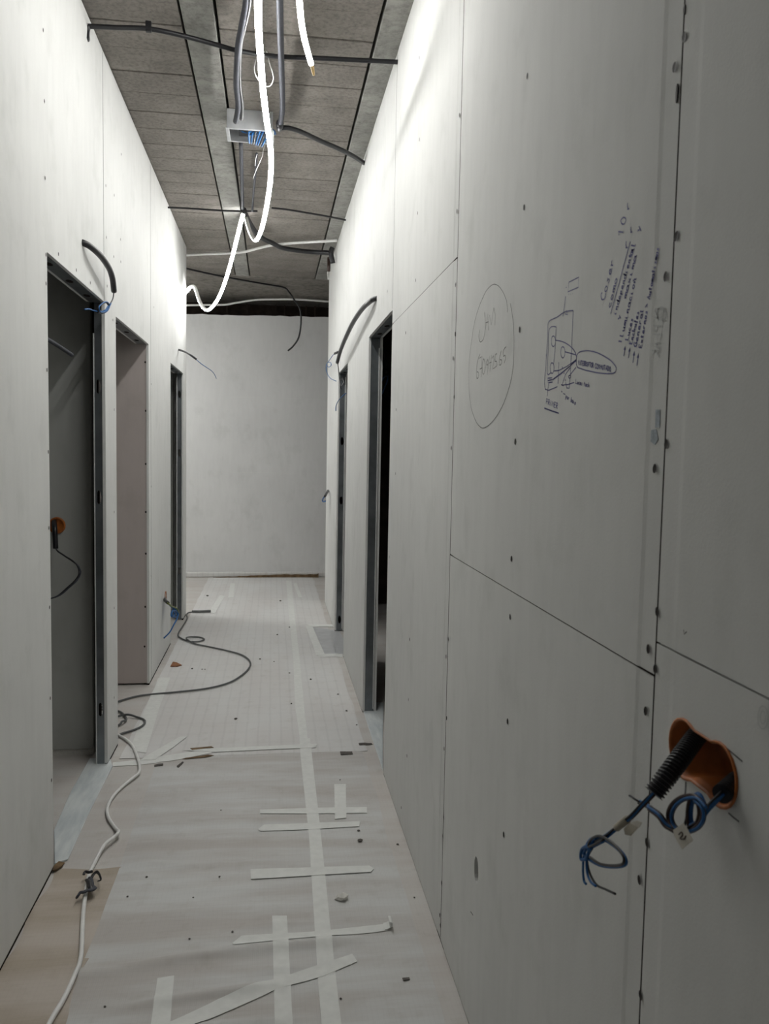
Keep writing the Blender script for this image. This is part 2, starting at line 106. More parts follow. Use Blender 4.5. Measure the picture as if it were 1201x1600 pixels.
'pencil':(((1.8998,1.7281),(1.8922,1.7084),(1.8904,1.6921),(1.8941,1.6764),(1.904,1.6662),(1.927,1.6626),(1.942,1.6687),(1.9472,1.6813),(1.9399,1.6933)),((1.8879,1.6859),(1.8692,1.7197),(1.8577,1.6794)),((1.8851,1.7016),(1.8609,1.7003)),((1.8536,1.7138),(1.837,1.6888),(1.8179,1.7248)),((1.8179,1.7248),(1.8034,1.7059),(1.805,1.683)),((1.9307,1.6354),(1.9557,1.6179),(1.9607,1.592),(1.9564,1.5796),(1.9399,1.5806),(1.9411,1.5914),(1.9551,1.5951)),((1.9353,1.6253),(1.9108,1.6269),(1.9149,1.5785)),((1.9294,1.5987),(1.906,1.5999)),((1.8988,1.619),(1.9066,1.6059),(1.8997,1.5854),(1.886,1.5864),(1.8806,1.6033),(1.8914,1.6183),(1.9006,1.6181)),((1.8576,1.6147),(1.8686,1.609),(1.8642,1.6016),(1.8539,1.6052),(1.8567,1.6146),(1.8534,1.6006),(1.8582,1.5794)),((1.8433,1.6199),(1.8451,1.6043),(1.8244,1.6048)),((1.826,1.6202),(1.8366,1.5831)),((1.8184,1.6127),(1.8088,1.6172),(1.8026,1.6066),(1.8157,1.5879),(1.7948,1.5892)),((1.7816,1.6186),(1.7937,1.6166),(1.7939,1.6035),(1.7823,1.6022),(1.7788,1.5931),(1.7908,1.5899)),((1.7683,1.5936),(1.7674,1.5922)),((1.7458,1.621),(1.7585,1.6062),(1.7569,1.592),(1.7443,1.5918),(1.7397,1.5999),(1.7533,1.6025)),((1.7094,1.6251),(1.7286,1.62),(1.7273,1.6071),(1.7151,1.6079),(1.7111,1.599),(1.721,1.5916)),((1.7081,1.697),(1.7124,1.7165),(1.7269,1.7316),(1.7477,1.747),(1.777,1.7632),(1.8024,1.7725),(1.8262,1.7778),(1.8581,1.7788),(1.8931,1.7741),(1.933,1.7593),(1.9601,1.745),(1.983,1.7295),(2.0053,1.7038),(2.0223,1.6717),(2.0348,1.6435),(2.0399,1.6141),(2.0384,1.5815),(2.0293,1.5484),(2.004,1.5096),(1.9761,1.4888),(1.9494,1.4733),(1.9192,1.4633),(1.8856,1.4577),(1.8452,1.4608),(1.8069,1.4687),(1.7628,1.4827),(1.7251,1.5004),(1.7001,1.5171),(1.683,1.5317),(1.6666,1.5491),(1.6575,1.5647),(1.6516,1.5886),(1.6515,1.6211),(1.6567,1.6502),(1.666,1.678),(1.6876,1.7122))),
'pen_diagram':(((1.3182,1.6366),(1.3406,1.6394),(1.3637,1.6408),(1.3967,1.6379),(1.4393,1.6369),(1.4428,1.6204),(1.4436,1.6034),(1.4452,1.5779),(1.4471,1.5609),(1.4463,1.5169),(1.382,1.5168)),((1.3182,1.6366),(1.3191,1.5796),(1.321,1.5325)),((1.3226,1.5263),(1.3231,1.5097),(1.3368,1.5115)),((1.379,1.5582),(1.3791,1.5212)),((1.417,1.5444),(1.4387,1.5447),(1.4366,1.5855),(1.4352,1.6227),(1.401,1.622),(1.3992,1.6143),(1.4008,1.5813),(1.4057,1.5568)),((1.3999,1.597),(1.4006,1.5931),(1.4033,1.5903),(1.4076,1.589),(1.4125,1.5896),(1.4172,1.592),(1.4206,1.5956),(1.4222,1.5998),(1.4215,1.6038),(1.4187,1.6066),(1.4144,1.6078),(1.4094,1.6071),(1.4048,1.6048),(1.4014,1.6011),(1.3999,1.597)),((1.3503,1.5722),(1.3509,1.5682),(1.3534,1.5652),(1.3574,1.5638),(1.362,1.5643),(1.3664,1.5666),(1.3696,1.5703),(1.3711,1.5746),(1.3704,1.5786),(1.3679,1.5816),(1.3639,1.5829),(1.3592,1.5823),(1.3549,1.58),(1.3517,1.5764),(1.3503,1.5722)),((1.4026,1.5506),(1.4032,1.5467),(1.4057,1.5437),(1.4095,1.5423),(1.4141,1.5427),(1.4183,1.5449),(1.4215,1.5484),(1.423,1.5526),(1.4224,1.5566),(1.4198,1.5596),(1.4159,1.561),(1.4114,1.5605),(1.4071,1.5583),(1.404,1.5548),(1.4026,1.5506)),((1.3986,1.5985),(1.3634,1.5915),(1.3303,1.581),(1.3049,1.5685),(1.2953,1.5581),(1.2968,1.5521)),((1.3499,1.5729),(1.3245,1.5676),(1.2987,1.5621)),((1.4046,1.5458),(1.3775,1.5441),(1.3404,1.5471),(1.297,1.5537)),((1.408,1.5302),(1.3626,1.5378),(1.3268,1.5457),(1.297,1.5544)),((1.4057,1.5316),(1.3582,1.5399),(1.2968,1.5521)),((1.4341,1.5357),(1.411,1.5346),(1.4077,1.5268),(1.4306,1.5269),(1.4341,1.5357)),((1.4263,1.5351),(1.4228,1.5263)),((1.4186,1.5344),(1.4161,1.5258)),((1.4337,1.5314),(1.4081,1.531)),((1.3221,1.5437),(1.3437,1.5345),(1.3583,1.518)),((1.2958,1.5419),(1.3167,1.5337),(1.3251,1.5297)),((1.3183,1.5283),(1.3198,1.5269),(1.3235,1.5266),(1.3274,1.5276),(1.3291,1.5293),(1.3277,1.5307),(1.3239,1.531),(1.3201,1.5301),(1.3183,1.5283)),((1.3615,1.5177),(1.3283,1.5165),(1.302,1.5176)),((1.3631,1.5191),(1.3511,1.5158)),((1.3524,1.5385),(1.3494,1.5358)),((1.3448,1.5266),(1.3426,1.5232)),((1.3414,1.5207),(1.3369,1.5123)),((1.3614,1.5491),(1.3578,1.5455)),((1.3668,1.6348),(1.3619,1.6461),(1.3561,1.6668)),((1.355,1.637),(1.3437,1.6336),(1.351,1.6427)),((1.3432,1.6874),(1.2983,1.6865),(1.298,1.6705),(1.3462,1.6721),(1.3432,1.6874)),((1.3562,1.6816),(1.3542,1.68)),((1.3412,1.6677),(1.3411,1.6664)),((1.3322,1.6664),(1.3321,1.6651)),((1.3233,1.6658),(1.3232,1.6646)),((1.4474,1.579),(1.4449,1.5744)),((1.2935,1.5618),(1.2853,1.5644),(1.2729,1.5648),(1.2485,1.563),(1.2169,1.5571),(1.1941,1.5509),(1.1755,1.5448),(1.1574,1.5382),(1.143,1.5305),(1.1364,1.5251),(1.1393,1.5198),(1.152,1.5187),(1.1767,1.5209),(1.2063,1.5248),(1.2295,1.5288),(1.2535,1.5329),(1.2743,1.5375),(1.2894,1.5413),(1.2952,1.5488),(1.2935,1.5618)),((1.4471,1.4832),(1.4076,1.4765),(1.3701,1.4707)),((1.447,1.4823),(1.4075,1.4757),(1.37,1.4699)),((1.3605,1.5075),(1.357,1.5057)),((1.3507,1.5028),(1.3412,1.5006)),((1.4278,1.525),(1.432,1.515),(1.4344,1.5032)),((1.2861,1.5521),(1.2845,1.5445)),((1.2797,1.5437),(1.2813,1.5512),(1.2757,1.543),(1.2772,1.5505)),((1.2758,1.5503),(1.2699,1.5493)),((1.2728,1.5498),(1.2713,1.5423)),((1.2648,1.5484),(1.2688,1.5491),(1.2673,1.5417),(1.2633,1.541)),((1.268,1.5454),(1.2651,1.5449)),((1.2611,1.5406),(1.2627,1.548),(1.2589,1.5467),(1.2587,1.5442),(1.2619,1.5443),(1.2572,1.54)),((1.255,1.5396),(1.2566,1.547),(1.2529,1.5456),(1.2527,1.5431),(1.2558,1.5433),(1.2511,1.539)),((1.2505,1.546),(1.249,1.5393),(1.2462,1.5382),(1.2457,1.5395),(1.2467,1.5453)),((1.243,1.5376),(1.2445,1.5449),(1.2409,1.5436),(1.2406,1.5407),(1.2437,1.5409)),((1.2393,1.544),(1.2338,1.5431)),((1.2365,1.5436),(1.235,1.5363)),((1.2307,1.5426),(1.2323,1.54),(1.2306,1.5359),(1.2279,1.5355),(1.2279,1.5393),(1.2307,1.5426)),((1.2254,1.5347),(1.2269,1.5419),(1.2234,1.5406),(1.2232,1.5381),(1.2262,1.5383),(1.2217,1.5341)),((1.2106,1.5379),(1.2129,1.5394),(1.2156,1.537),(1.2141,1.5331),(1.2115,1.5319),(1.2092,1.5326)),((1.2067,1.5382),(1.2087,1.5357),(1.2069,1.5315),(1.2036,1.5309),(1.2034,1.5348),(1.2067,1.5382)),((1.2006,1.53),(1.2021,1.5374),(1.1961,1.5293),(1.1976,1.5366)),((1.1941,1.5289),(1.1951,1.5361),(1.1918,1.5313),(1.1902,1.5352),(1.1884,1.5279)),((1.1882,1.5349),(1.1867,1.5283),(1.1835,1.527),(1.1828,1.5283),(1.1837,1.5341)),((1.1821,1.5338),(1.1757,1.5326)),((1.1789,1.5332),(1.1775,1.526)),((1.1735,1.5253),(1.1723,1.532),(1.1684,1.5244)),((1.1731,1.528),(1.1699,1.5274)),((1.1665,1.5241),(1.1679,1.5312),(1.1646,1.5299),(1.1625,1.5268),(1.1635,1.5242),(1.1665,1.5241)),((1.1589,1.5296),(1.1608,1.5272),(1.1591,1.5231),(1.1561,1.5226),(1.1559,1.5263),(1.1589,1.5296)),((1.2944,1.5228),(1.2946,1.5154),(1.2905,1.5147)),((1.2882,1.518),(1.2879,1.5146),(1.2853,1.5145),(1.2847,1.5173),(1.2846,1.5136),(1.2835,1.5134)),((1.2784,1.5158),(1.2805,1.5166),(1.2822,1.515),(1.2806,1.5129),(1.278,1.513)),((1.2758,1.5139),(1.2726,1.5137),(1.2737,1.5155),(1.2758,1.5143),(1.2751,1.512),(1.2715,1.5119)),((1.2665,1.5141),(1.269,1.5142),(1.2669,1.512),(1.2676,1.5106),(1.2701,1.5114)),((1.2562,1.5151),(1.2564,1.509),(1.2549,1.5084)),((1.258,1.5129),(1.2545,1.5125)),((1.2517,1.5096),(1.2486,1.5094),(1.2496,1.5112),(1.2517,1.51),(1.251,1.5077),(1.2476,1.5077)),((1.2424,1.5094),(1.2444,1.5101),(1.246,1.5086),(1.2445,1.5065),(1.242,1.5067)),((1.2399,1.5129),(1.24,1.5058),(1.2393,1.5085),(1.2372,1.5088),(1.2369,1.5052)),((1.3371,1.4984),(1.3405,1.4916)),((1.3375,1.4976),(1.3342,1.4975),(1.3352,1.4948),(1.3388,1.495)),((1.3291,1.4959),(1.3318,1.495),(1.3321,1.4925),(1.3298,1.4923),(1.3279,1.4943),(1.3291,1.4959)),((1.3248,1.4946),(1.3266,1.4909)),((1.3253,1.4935),(1.323,1.4942),(1.3218,1.4933)),((1.311,1.4946),(1.3146,1.4872),(1.3117,1.4868),(1.3099,1.4887),(1.3114,1.4905),(1.3134,1.4898)),((1.3034,1.488),(1.3062,1.4889),(1.3083,1.487),(1.3076,1.4851),(1.305,1.4856),(1.3033,1.488),(1.3047,1.4851),(1.3038,1.4839)),((1.3003,1.4871),(1.3019,1.4838),(1.3007,1.483)),((1.2992,1.4889),(1.2989,1.4892)),((1.2934,1.485),(1.296,1.4841),(1.2962,1.4816),(1.294,1.4814),(1.2922,1.4834),(1.2934,1.485)),((1.4386,1.4903),(1.437,1.4997),(1.4306,1.4975),(1.4319,1.4939),(1.4379,1.4946)),((1.4275,1.4882),(1.4259,1.4975),(1.4196,1.4953),(1.4208,1.4922),(1.4267,1.4928),(1.4205,1.4868)),((1.4125,1.4948),(1.4141,1.4856)),((1.4065,1.4841),(1.4043,1.4931),(1.4015,1.4869),(1.3968,1.4916),(1.3977,1.4824)),((1.3869,1.4896),(1.3937,1.491),(1.3952,1.4819),(1.3884,1.4806)),((1.3945,1.4864),(1.3895,1.4855)),((1.3848,1.4798),(1.3832,1.4889),(1.3773,1.4868),(1.3785,1.4837),(1.384,1.4844),(1.3781,1.4785))),
'pen_notes':(((1.1982,1.6436),(1.2028,1.641),(1.1993,1.6338),(1.1904,1.6324),(1.1863,1.636),(1.1863,1.6407)),((1.1887,1.6478),(1.1877,1.6432),(1.1818,1.6433),(1.1802,1.6476),(1.1842,1.6504),(1.1887,1.6478)),((1.1802,1.6617),(1.1822,1.6569),(1.1757,1.6595),(1.1734,1.6572),(1.177,1.6528)),((1.1729,1.6657),(1.1702,1.6718),(1.1748,1.671),(1.1737,1.6659),(1.1682,1.6657),(1.1655,1.6725)),((1.1701,1.678),(1.1621,1.6756)),((1.1676,1.6775),(1.1685,1.6813),(1.1658,1.6835)),((1.1678,1.6235),(1.1705,1.6199),(1.1689,1.6164),(1.1643,1.6182),(1.1629,1.6228)),((1.1643,1.6311),(1.1637,1.6271),(1.1592,1.6275),(1.1578,1.6313),(1.1608,1.6336),(1.1643,1.6311)),((1.1606,1.6378),(1.1543,1.6364),(1.1589,1.6395),(1.1579,1.6413),(1.1522,1.6401),(1.1569,1.6431),(1.1557,1.6453),(1.1501,1.6439),(1.1491,1.6457)),((1.1528,1.6518),(1.1522,1.6478),(1.1478,1.6482),(1.1464,1.6519),(1.1493,1.6542),(1.1528,1.6518)),((1.1636,1.6068),(1.1056,1.6963)),((1.1495,1.6045),(1.1447,1.6032),(1.1433,1.6046)),((1.152,1.6054),(1.1524,1.6057)),((1.1458,1.6104),(1.1406,1.6089),(1.1445,1.6114),(1.1436,1.6135),(1.1384,1.6124),(1.1379,1.6136)),((1.1387,1.6208),(1.1411,1.6178),(1.1388,1.6157),(1.1355,1.6171),(1.1356,1.6198),(1.1442,1.6229),(1.135,1.6198),(1.1331,1.6209)),((1.135,1.6229),(1.1333,1.6265),(1.1363,1.626),(1.1355,1.623),(1.1319,1.6229),(1.1304,1.6269)),((1.1334,1.6302),(1.1243,1.6274)),((1.1324,1.6299),(1.1315,1.6332),(1.1277,1.6325),(1.1289,1.6288)),((1.1269,1.6359),(1.1252,1.6394),(1.1282,1.639),(1.1274,1.636),(1.1239,1.6358),(1.1223,1.6399)),((1.1254,1.6431),(1.1204,1.6415),(1.1242,1.6441),(1.1233,1.646),(1.1183,1.6449),(1.1178,1.6461)),((1.1186,1.6531),(1.1209,1.6502),(1.1186,1.6481),(1.1155,1.6494),(1.1156,1.6521),(1.1238,1.6553),(1.115,1.6521),(1.1132,1.6531)),((1.117,1.6566),(1.1125,1.6551),(1.1111,1.6564)),((1.1194,1.6576),(1.1198,1.6579)),((1.111,1.6613),(1.1095,1.6648),(1.1123,1.6644),(1.1115,1.6615),(1.1081,1.6612),(1.1066,1.6651)),((1.1096,1.6684),(1.1047,1.6667),(1.1084,1.6693),(1.1076,1.6712),(1.1027,1.67),(1.1022,1.6711)),((1.1087,1.6774),(1.1006,1.6743),(1.0991,1.6758)),((1.1065,1.6744),(1.1045,1.6781)),((1.0995,1.6799),(1.098,1.6833),(1.1007,1.683),(1.1,1.68),(1.0966,1.6797),(1.0952,1.6836)),((1.0997,1.6833),(1.1029,1.679),(1.1003,1.6762),(1.0962,1.6775),(1.0957,1.6813),(1.0995,1.6835),(1.0945,1.6818),(1.0919,1.6833)),((1.1024,1.6902),(1.0906,1.6862),(1.0884,1.6881)),((1.0837,1.7048),(1.0774,1.7051)),((1.0799,1.7099),(1.0727,1.7021)),((1.1203,1.6911),(1.1137,1.69)),((1.1183,1.6911),(1.1203,1.6961),(1.1191,1.6998)),((1.1451,1.7147),(1.1477,1.7202),(1.1301,1.7149)),((1.1414,1.7343),(1.1362,1.728),(1.1271,1.7261),(1.1238,1.7315),(1.1325,1.7361),(1.1414,1.7343)),((1.1201,1.7441),(1.1136,1.7426)),((1.1182,1.7439),(1.1206,1.7489),(1.1199,1.7525)),((1.1065,1.7088),(1.101,1.7077)),((1.1048,1.7087),(1.1064,1.7128),(1.1053,1.7158)),((1.1369,1.5948),(1.1313,1.596)),((1.1328,1.5993),(1.1278,1.5944)),((1.1178,1.6215),(1.1123,1.6204),(1.1164,1.623),(1.1155,1.6246),(1.1105,1.6236),(1.1145,1.6262),(1.1134,1.6281),(1.1086,1.6271),(1.1077,1.6287)),((1.1093,1.6365),(1.1117,1.6322),(1.1095,1.6298),(1.1062,1.6313),(1.106,1.6349),(1.1092,1.6367),(1.105,1.6355),(1.1029,1.6371)),((1.1072,1.6402),(1.0991,1.644)),((1.1043,1.6455),(1.102,1.6387)),((1.1016,1.6502),(1.0969,1.6488),(1.0953,1.6508)),((1.1041,1.6512),(1.1045,1.6515)),((1.0975,1.6575),(1.0922,1.6562),(1.0961,1.6589),(1.0952,1.6604),(1.0904,1.6593),(1.0943,1.662),(1.0933,1.6638),(1.0886,1.6626),(1.0877,1.6642)),((1.0893,1.6719),(1.0916,1.6678),(1.0894,1.6653),(1.0863,1.6667),(1.0861,1.6703),(1.0892,1.6721),(1.0852,1.6708),(1.0831,1.6723)),((1.1321,1.563),(1.1204,1.5606)),((1.1286,1.5701),(1.1176,1.5677),(1.1161,1.5695)),((1.1194,1.5759),(1.114,1.5752),(1.113,1.5785),(1.1172,1.5803),(1.1114,1.5792),(1.1107,1.5806)),((1.1158,1.5833),(1.1099,1.5823),(1.1145,1.5845),(1.1139,1.5859),(1.1086,1.585),(1.1132,1.5873),(1.1124,1.589),(1.1072,1.588),(1.1065,1.5893)),((1.1113,1.5925),(1.1062,1.5913),(1.1048,1.593)),((1.1141,1.5934),(1.1145,1.5937)),((1.108,1.5994),(1.1024,1.598),(1.1068,1.6006),(1.106,1.603),(1.1004,1.6021),(1.1,1.6035)),((1.102,1.6116),(1.1038,1.608),(1.1011,1.6058),(1.098,1.6071),(1.0984,1.6102),(1.102,1.6118),(1.0975,1.6107),(1.0956,1.612)),((1.0978,1.6191),(1.0997,1.6166),(1.0978,1.6139),(1.0941,1.6151),(1.0935,1.6185)),((1.0964,1.6233),(1.0915,1.6219),(1.0901,1.6236)),((1.0991,1.6242),(1.0995,1.6245)),((1.0921,1.6321),(1.0911,1.6292),(1.0873,1.6293),(1.0866,1.6321),(1.0894,1.6339),(1.0921,1.6321)),((1.0895,1.6374),(1.0841,1.6359),(1.0884,1.6386),(1.0876,1.6409),(1.0822,1.6398),(1.0818,1.6412)),((1.0921,1.6409),(1.0905,1.6391)),((1.1098,1.5624),(1.0993,1.5603),(1.0975,1.5641)),((1.1016,1.5673),(1.0968,1.5667),(1.0961,1.5692),(1.1,1.5707),(1.0947,1.5697),(1.0942,1.5707)),((1.0965,1.5766),(1.098,1.5746),(1.0962,1.5725),(1.0929,1.5735),(1.0925,1.5761)),((1.0932,1.5785),(1.0922,1.5818),(1.095,1.5812),(1.0937,1.5787),(1.0903,1.5787),(1.0895,1.5823)),((1.0914,1.588),(1.0921,1.5855),(1.0885,1.587),(1.0868,1.5859),(1.0885,1.5836)),((1.0948,1.5588),(1.0964,1.5552),(1.0861,1.5532),(1.0845,1.5567)),((1.0912,1.5542),(1.0901,1.5568)),((1.0888,1.5596),(1.0837,1.5586),(1.0878,1.5605),(1.0874,1.5621),(1.0824,1.5614),(1.0822,1.5624)),((1.0843,1.5681),(1.0857,1.5663),(1.0838,1.5644),(1.0807,1.5652),(1.0805,1.5676)),((1.0889,1.5715),(1.0788,1.5693),(1.0825,1.5708),(1.0827,1.5729),(1.0775,1.5721)),((1.0814,1.5757),(1.0768,1.5751),(1.0763,1.5773),(1.08,1.5787),(1.075,1.5778),(1.0746,1.5787)),((1.0821,1.5852),(1.0833,1.5837),(1.0784,1.5823),(1.0706,1.5802)),((1.079,1.581),(1.0777,1.5839)),((1.0741,1.5858),(1.0733,1.5887),(1.0759,1.5882),(1.0746,1.5859),(1.0713,1.5858),(1.0707,1.5891)),((1.0729,1.5944),(1.0734,1.5921),(1.0701,1.5934),(1.0684,1.5923),(1.0699,1.5902)),((1.0781,1.5547),(1.0806,1.5524),(1.0775,1.549),(1.0722,1.5489),(1.0705,1.5522),(1.0742,1.5537),(1.0751,1.5513)),((1.0714,1.5556),(1.0705,1.5596),(1.0731,1.5588),(1.0719,1.5558),(1.0686,1.556),(1.0679,1.5604)),((1.0712,1.5634),(1.0663,1.5624),(1.0703,1.5646),(1.0698,1.5668),(1.0649,1.5662),(1.0647,1.5675)),((1.0662,1.5702),(1.0653,1.5741),(1.0679,1.5733),(1.0667,1.5703),(1.0634,1.5705),(1.0627,1.5749)),((1.066,1.5779),(1.0611,1.577)),((1.0645,1.5777),(1.0655,1.5801),(1.0642,1.5816)),((1.0619,1.5893),(1.0632,1.5859),(1.0607,1.584),(1.0582,1.5852),(1.0587,1.5881),(1.0619,1.5894),(1.058,1.5885),(1.0565,1.5898)),((1.0655,1.5942),(1.0563,1.592),(1.0552,1.5935)),((1.0638,1.55),(1.0649,1.546),(1.0559,1.5443),(1.0548,1.5483)),((1.0604,1.5452),(1.0596,1.5481)),((1.0586,1.5514),(1.0532,1.5541)),((1.0576,1.555),(1.0542,1.5505)),((1.0601,1.5597),(1.0525,1.5581),(1.0516,1.5596)),((1.0575,1.5573),(1.0567,1.561)),((1.053,1.5633),(1.0525,1.5666),(1.0547,1.5659),(1.0534,1.5634),(1.0505,1.5635),(1.0502,1.5673)),((1.0535,1.5699),(1.049,1.5691)),((1.0521,1.5697),(1.0531,1.5717),(1.0521,1.573)),((1.0517,1.576),(1.0473,1.575),(1.051,1.577),(1.0508,1.5788),(1.0464,1.5782),(1.0463,1.5794)),((1.0495,1.5839),(1.0483,1.5815),(1.0454,1.5818),(1.0453,1.584),(1.0477,1.5853),(1.0495,1.5839)),((1.0474,1.5913),(1.0477,1.5888),(1.0449,1.5904),(1.0434,1.5893),(1.0445,1.5869)),((1.0502,1.5968),(1.0439,1.6),(1.0446,1.5959)),((1.037,1.6049),(1.0464,1.6096),(1.0357,1.609)),((1.0408,1.6068),(1.0399,1.6093)),((1.0402,1.6119),(1.0356,1.6111),(1.0354,1.6134),(1.0392,1.6149),(1.0342,1.6138),(1.0339,1.6147)),((1.042,1.6196),(1.0336,1.6172),(1.0327,1.6185)),((1.0391,1.6171),(1.0383,1.6203)),((1.0362,1.6242),(1.0348,1.6219),(1.0316,1.6219),(1.0315,1.6239),(1.0342,1.6253),(1.0362,1.6242)),((1.0351,1.6276),(1.0301,1.6264),(1.0343,1.6284),(1.034,1.6293),(1.0295,1.6283),(1.0337,1.6303),(1.0333,1.6314),(1.0289,1.6303),(1.0286,1.6312)),((1.0323,1.6363),(1.0331,1.6338),(1.0305,1.6321),(1.0281,1.6328),(1.029,1.635),(1.0323,1.6364),(1.0283,1.6353),(1.027,1.6362)),((1.0351,1.6408),(1.0268,1.6383),(1.0259,1.6396)),((1.0322,1.6383),(1.0315,1.6415)),((1.0297,1.6443),(1.0253,1.6431),(1.0244,1.6442)),((1.0321,1.6452),(1.0326,1.6454)),((1.0273,1.6517),(1.0275,1.6494),(1.0245,1.6506),(1.0228,1.6494),(1.0239,1.6474)),((1.0266,1.6539),(1.0217,1.6526),(1.0258,1.6546),(1.0255,1.6556),(1.0211,1.6544),(1.0252,1.6565),(1.0249,1.6576),(1.0205,1.6564),(1.0202,1.6573)),((1.0243,1.6609),(1.0229,1.6587),(1.0198,1.6585),(1.0197,1.6605),(1.0224,1.662),(1.0243,1.6609)),((1.0223,1.6673),(1.0225,1.665),(1.0195,1.6661),(1.0178,1.6649),(1.0189,1.6629)),((1.1121,1.5394),(1.1087,1.5522)),((1.1123,1.5482),(1.1087,1.5522),(1.1074,1.5476)),((1.0963,1.5353),(1.0929,1.5479)),((1.0964,1.544),(1.0929,1.5479),(1.0917,1.5435)),((1.0811,1.5268),(1.0781,1.5418)),((1.0814,1.537),(1.0781,1.5418),(1.0768,1.5365)),((1.0681,1.5217),(1.0652,1.5373)),((1.0684,1.5324),(1.0652,1.5373),(1.0639,1.5319))),
'ghost':(((0.999,1.5856),(1.0241,1.5905),(1.0222,1.5851),(1.0124,1.5808),(1.0021,1.5813),(0.999,1.5856)),((1.0265,1.5733),(1.0255,1.5801),(1.0003,1.5754),(1.0012,1.5687)),((1.0128,1.5777),(1.0134,1.5728)),((1.0016,1.5651),(1.027,1.5696),(1.0252,1.563),(1.0149,1.5619),(1.0129,1.5671)),((1.0284,1.5591),(1.003,1.5548),(1.0039,1.5482)),((1.0043,1.5451),(1.0303,1.5451),(1.0053,1.5372)),((1.0145,1.5451),(1.0152,1.5402)),((1.0313,1.538),(1.0057,1.5342)),((1.0322,1.5311),(1.0171,1.5358),(1.0066,1.5274)),((0.993,1.5794),(0.9948,1.575),(1.0007,1.573),(1.0083,1.5742),(1.0149,1.5782),(1.0178,1.5834),(1.0158,1.5879),(1.0098,1.5898),(1.0021,1.5885),(0.9957,1.5846),(0.993,1.5794))),
'smudge_blue':(((1.0199,1.4336),(1.0055,1.4349),(0.9989,1.4217),(1.0071,1.4143),(1.0203,1.4186)),((1.0096,1.4597),(0.9972,1.4592),(0.9968,1.4363),(1.0092,1.4367))),
'pencil2':(((0.9096,1.1931),(0.9076,1.1881),(0.9019,1.1925)),((0.8074,1.0863),(0.791,1.0847),(0.7753,1.0831)),((0.7961,1.0184),(0.7849,1.0179),(0.7753,1.0182)),((0.736,1.1433),(0.7366,1.1373),(0.7392,1.1321),(0.7433,1.1291),(0.7476,1.1292),(0.7511,1.1323),(0.7528,1.1377),(0.7522,1.1439),(0.7495,1.1491),(0.7454,1.152),(0.741,1.1518),(0.7376,1.1486),(0.736,1.1433)),((0.7401,1.1419),(0.7406,1.1379),(0.7425,1.1349),(0.7451,1.134),(0.7474,1.1357),(0.7485,1.1391),(0.7481,1.1432),(0.7462,1.1462),(0.7436,1.147),(0.7413,1.1454),(0.7401,1.1419)),((1.8739,0.2818),(1.8486,0.2868))),
'screws_R':((0.9963,1.8808),(0.9716,1.6698),(0.9957,1.626),(0.9741,1.415),(1.0024,1.3838),(0.978,1.2012),(0.9982,1.148),(0.9764,1.1275),(0.9978,1.0651),(0.9779,0.8955),(0.9949,0.836),(0.9768,0.6874),(0.9747,1.9064),(1.6158,2.1385),(1.6099,1.8855),(1.6145,1.6475),(1.6215,1.4236),(1.623,1.1833),(1.6193,1.0626),(1.6146,0.8439),(1.6169,0.5994),(2.2235,2.3008),(2.2253,2.0501),(2.2182,1.853),(2.2271,1.6562),(2.2229,1.411),(2.2023,0.8814),(2.2213,0.8258),(2.193,0.6585),(2.216,0.562),(2.2019,0.3685),(2.2039,0.3113),(2.2199,0.0692),(2.208,0.0456),(2.2052,0.1729),(2.8895,2.752),(2.8535,2.4653),(2.8602,2.221),(2.8698,1.9948),(3.0573,1.8399),(3.2594,1.5648),(3.242,1.3096),(2.828,0.7334),(2.8274,0.5155),(2.8286,0.3087),(2.9299,0.0714),(3.3745,0.957),(3.591,2.092)),
'screws_L':((2.7183,2.6579),(2.7236,2.4508),(2.7208,2.2203),(2.7217,1.988),(2.7179,1.8992),(2.7175,1.6326),(2.7215,1.3761),(2.7187,1.1341),(2.7155,0.8788),(2.7106,0.5831),(2.7146,0.3097),(2.8738,2.0249),(3.1235,2.026),(3.3542,2.0261),(3.6648,2.4888),(3.8485,2.5042),(3.6716,2.2773),(3.9991,2.3502),(4.0257,2.7413),(3.8333,2.2343),(4.0045,2.2499),(3.679,2.0764),(3.803,1.953),(3.8213,1.5604),(3.8081,1.1016),(3.7956,0.6666),(3.7837,0.2564),(4.9627,1.7621),(4.954,1.1646),(4.9463,0.6344),(5.0733,2.2219)),
'screws_P':((-0.718,1.8777),(-0.7152,1.6018),(-0.7159,1.2975),(-0.7166,1.02),(-0.7172,0.7775),(-0.7216,0.4653),(-0.7258,0.2301)),
}
XR, XL, HC = 0.49, -0.703, 3.02          # wall faces and ceiling height
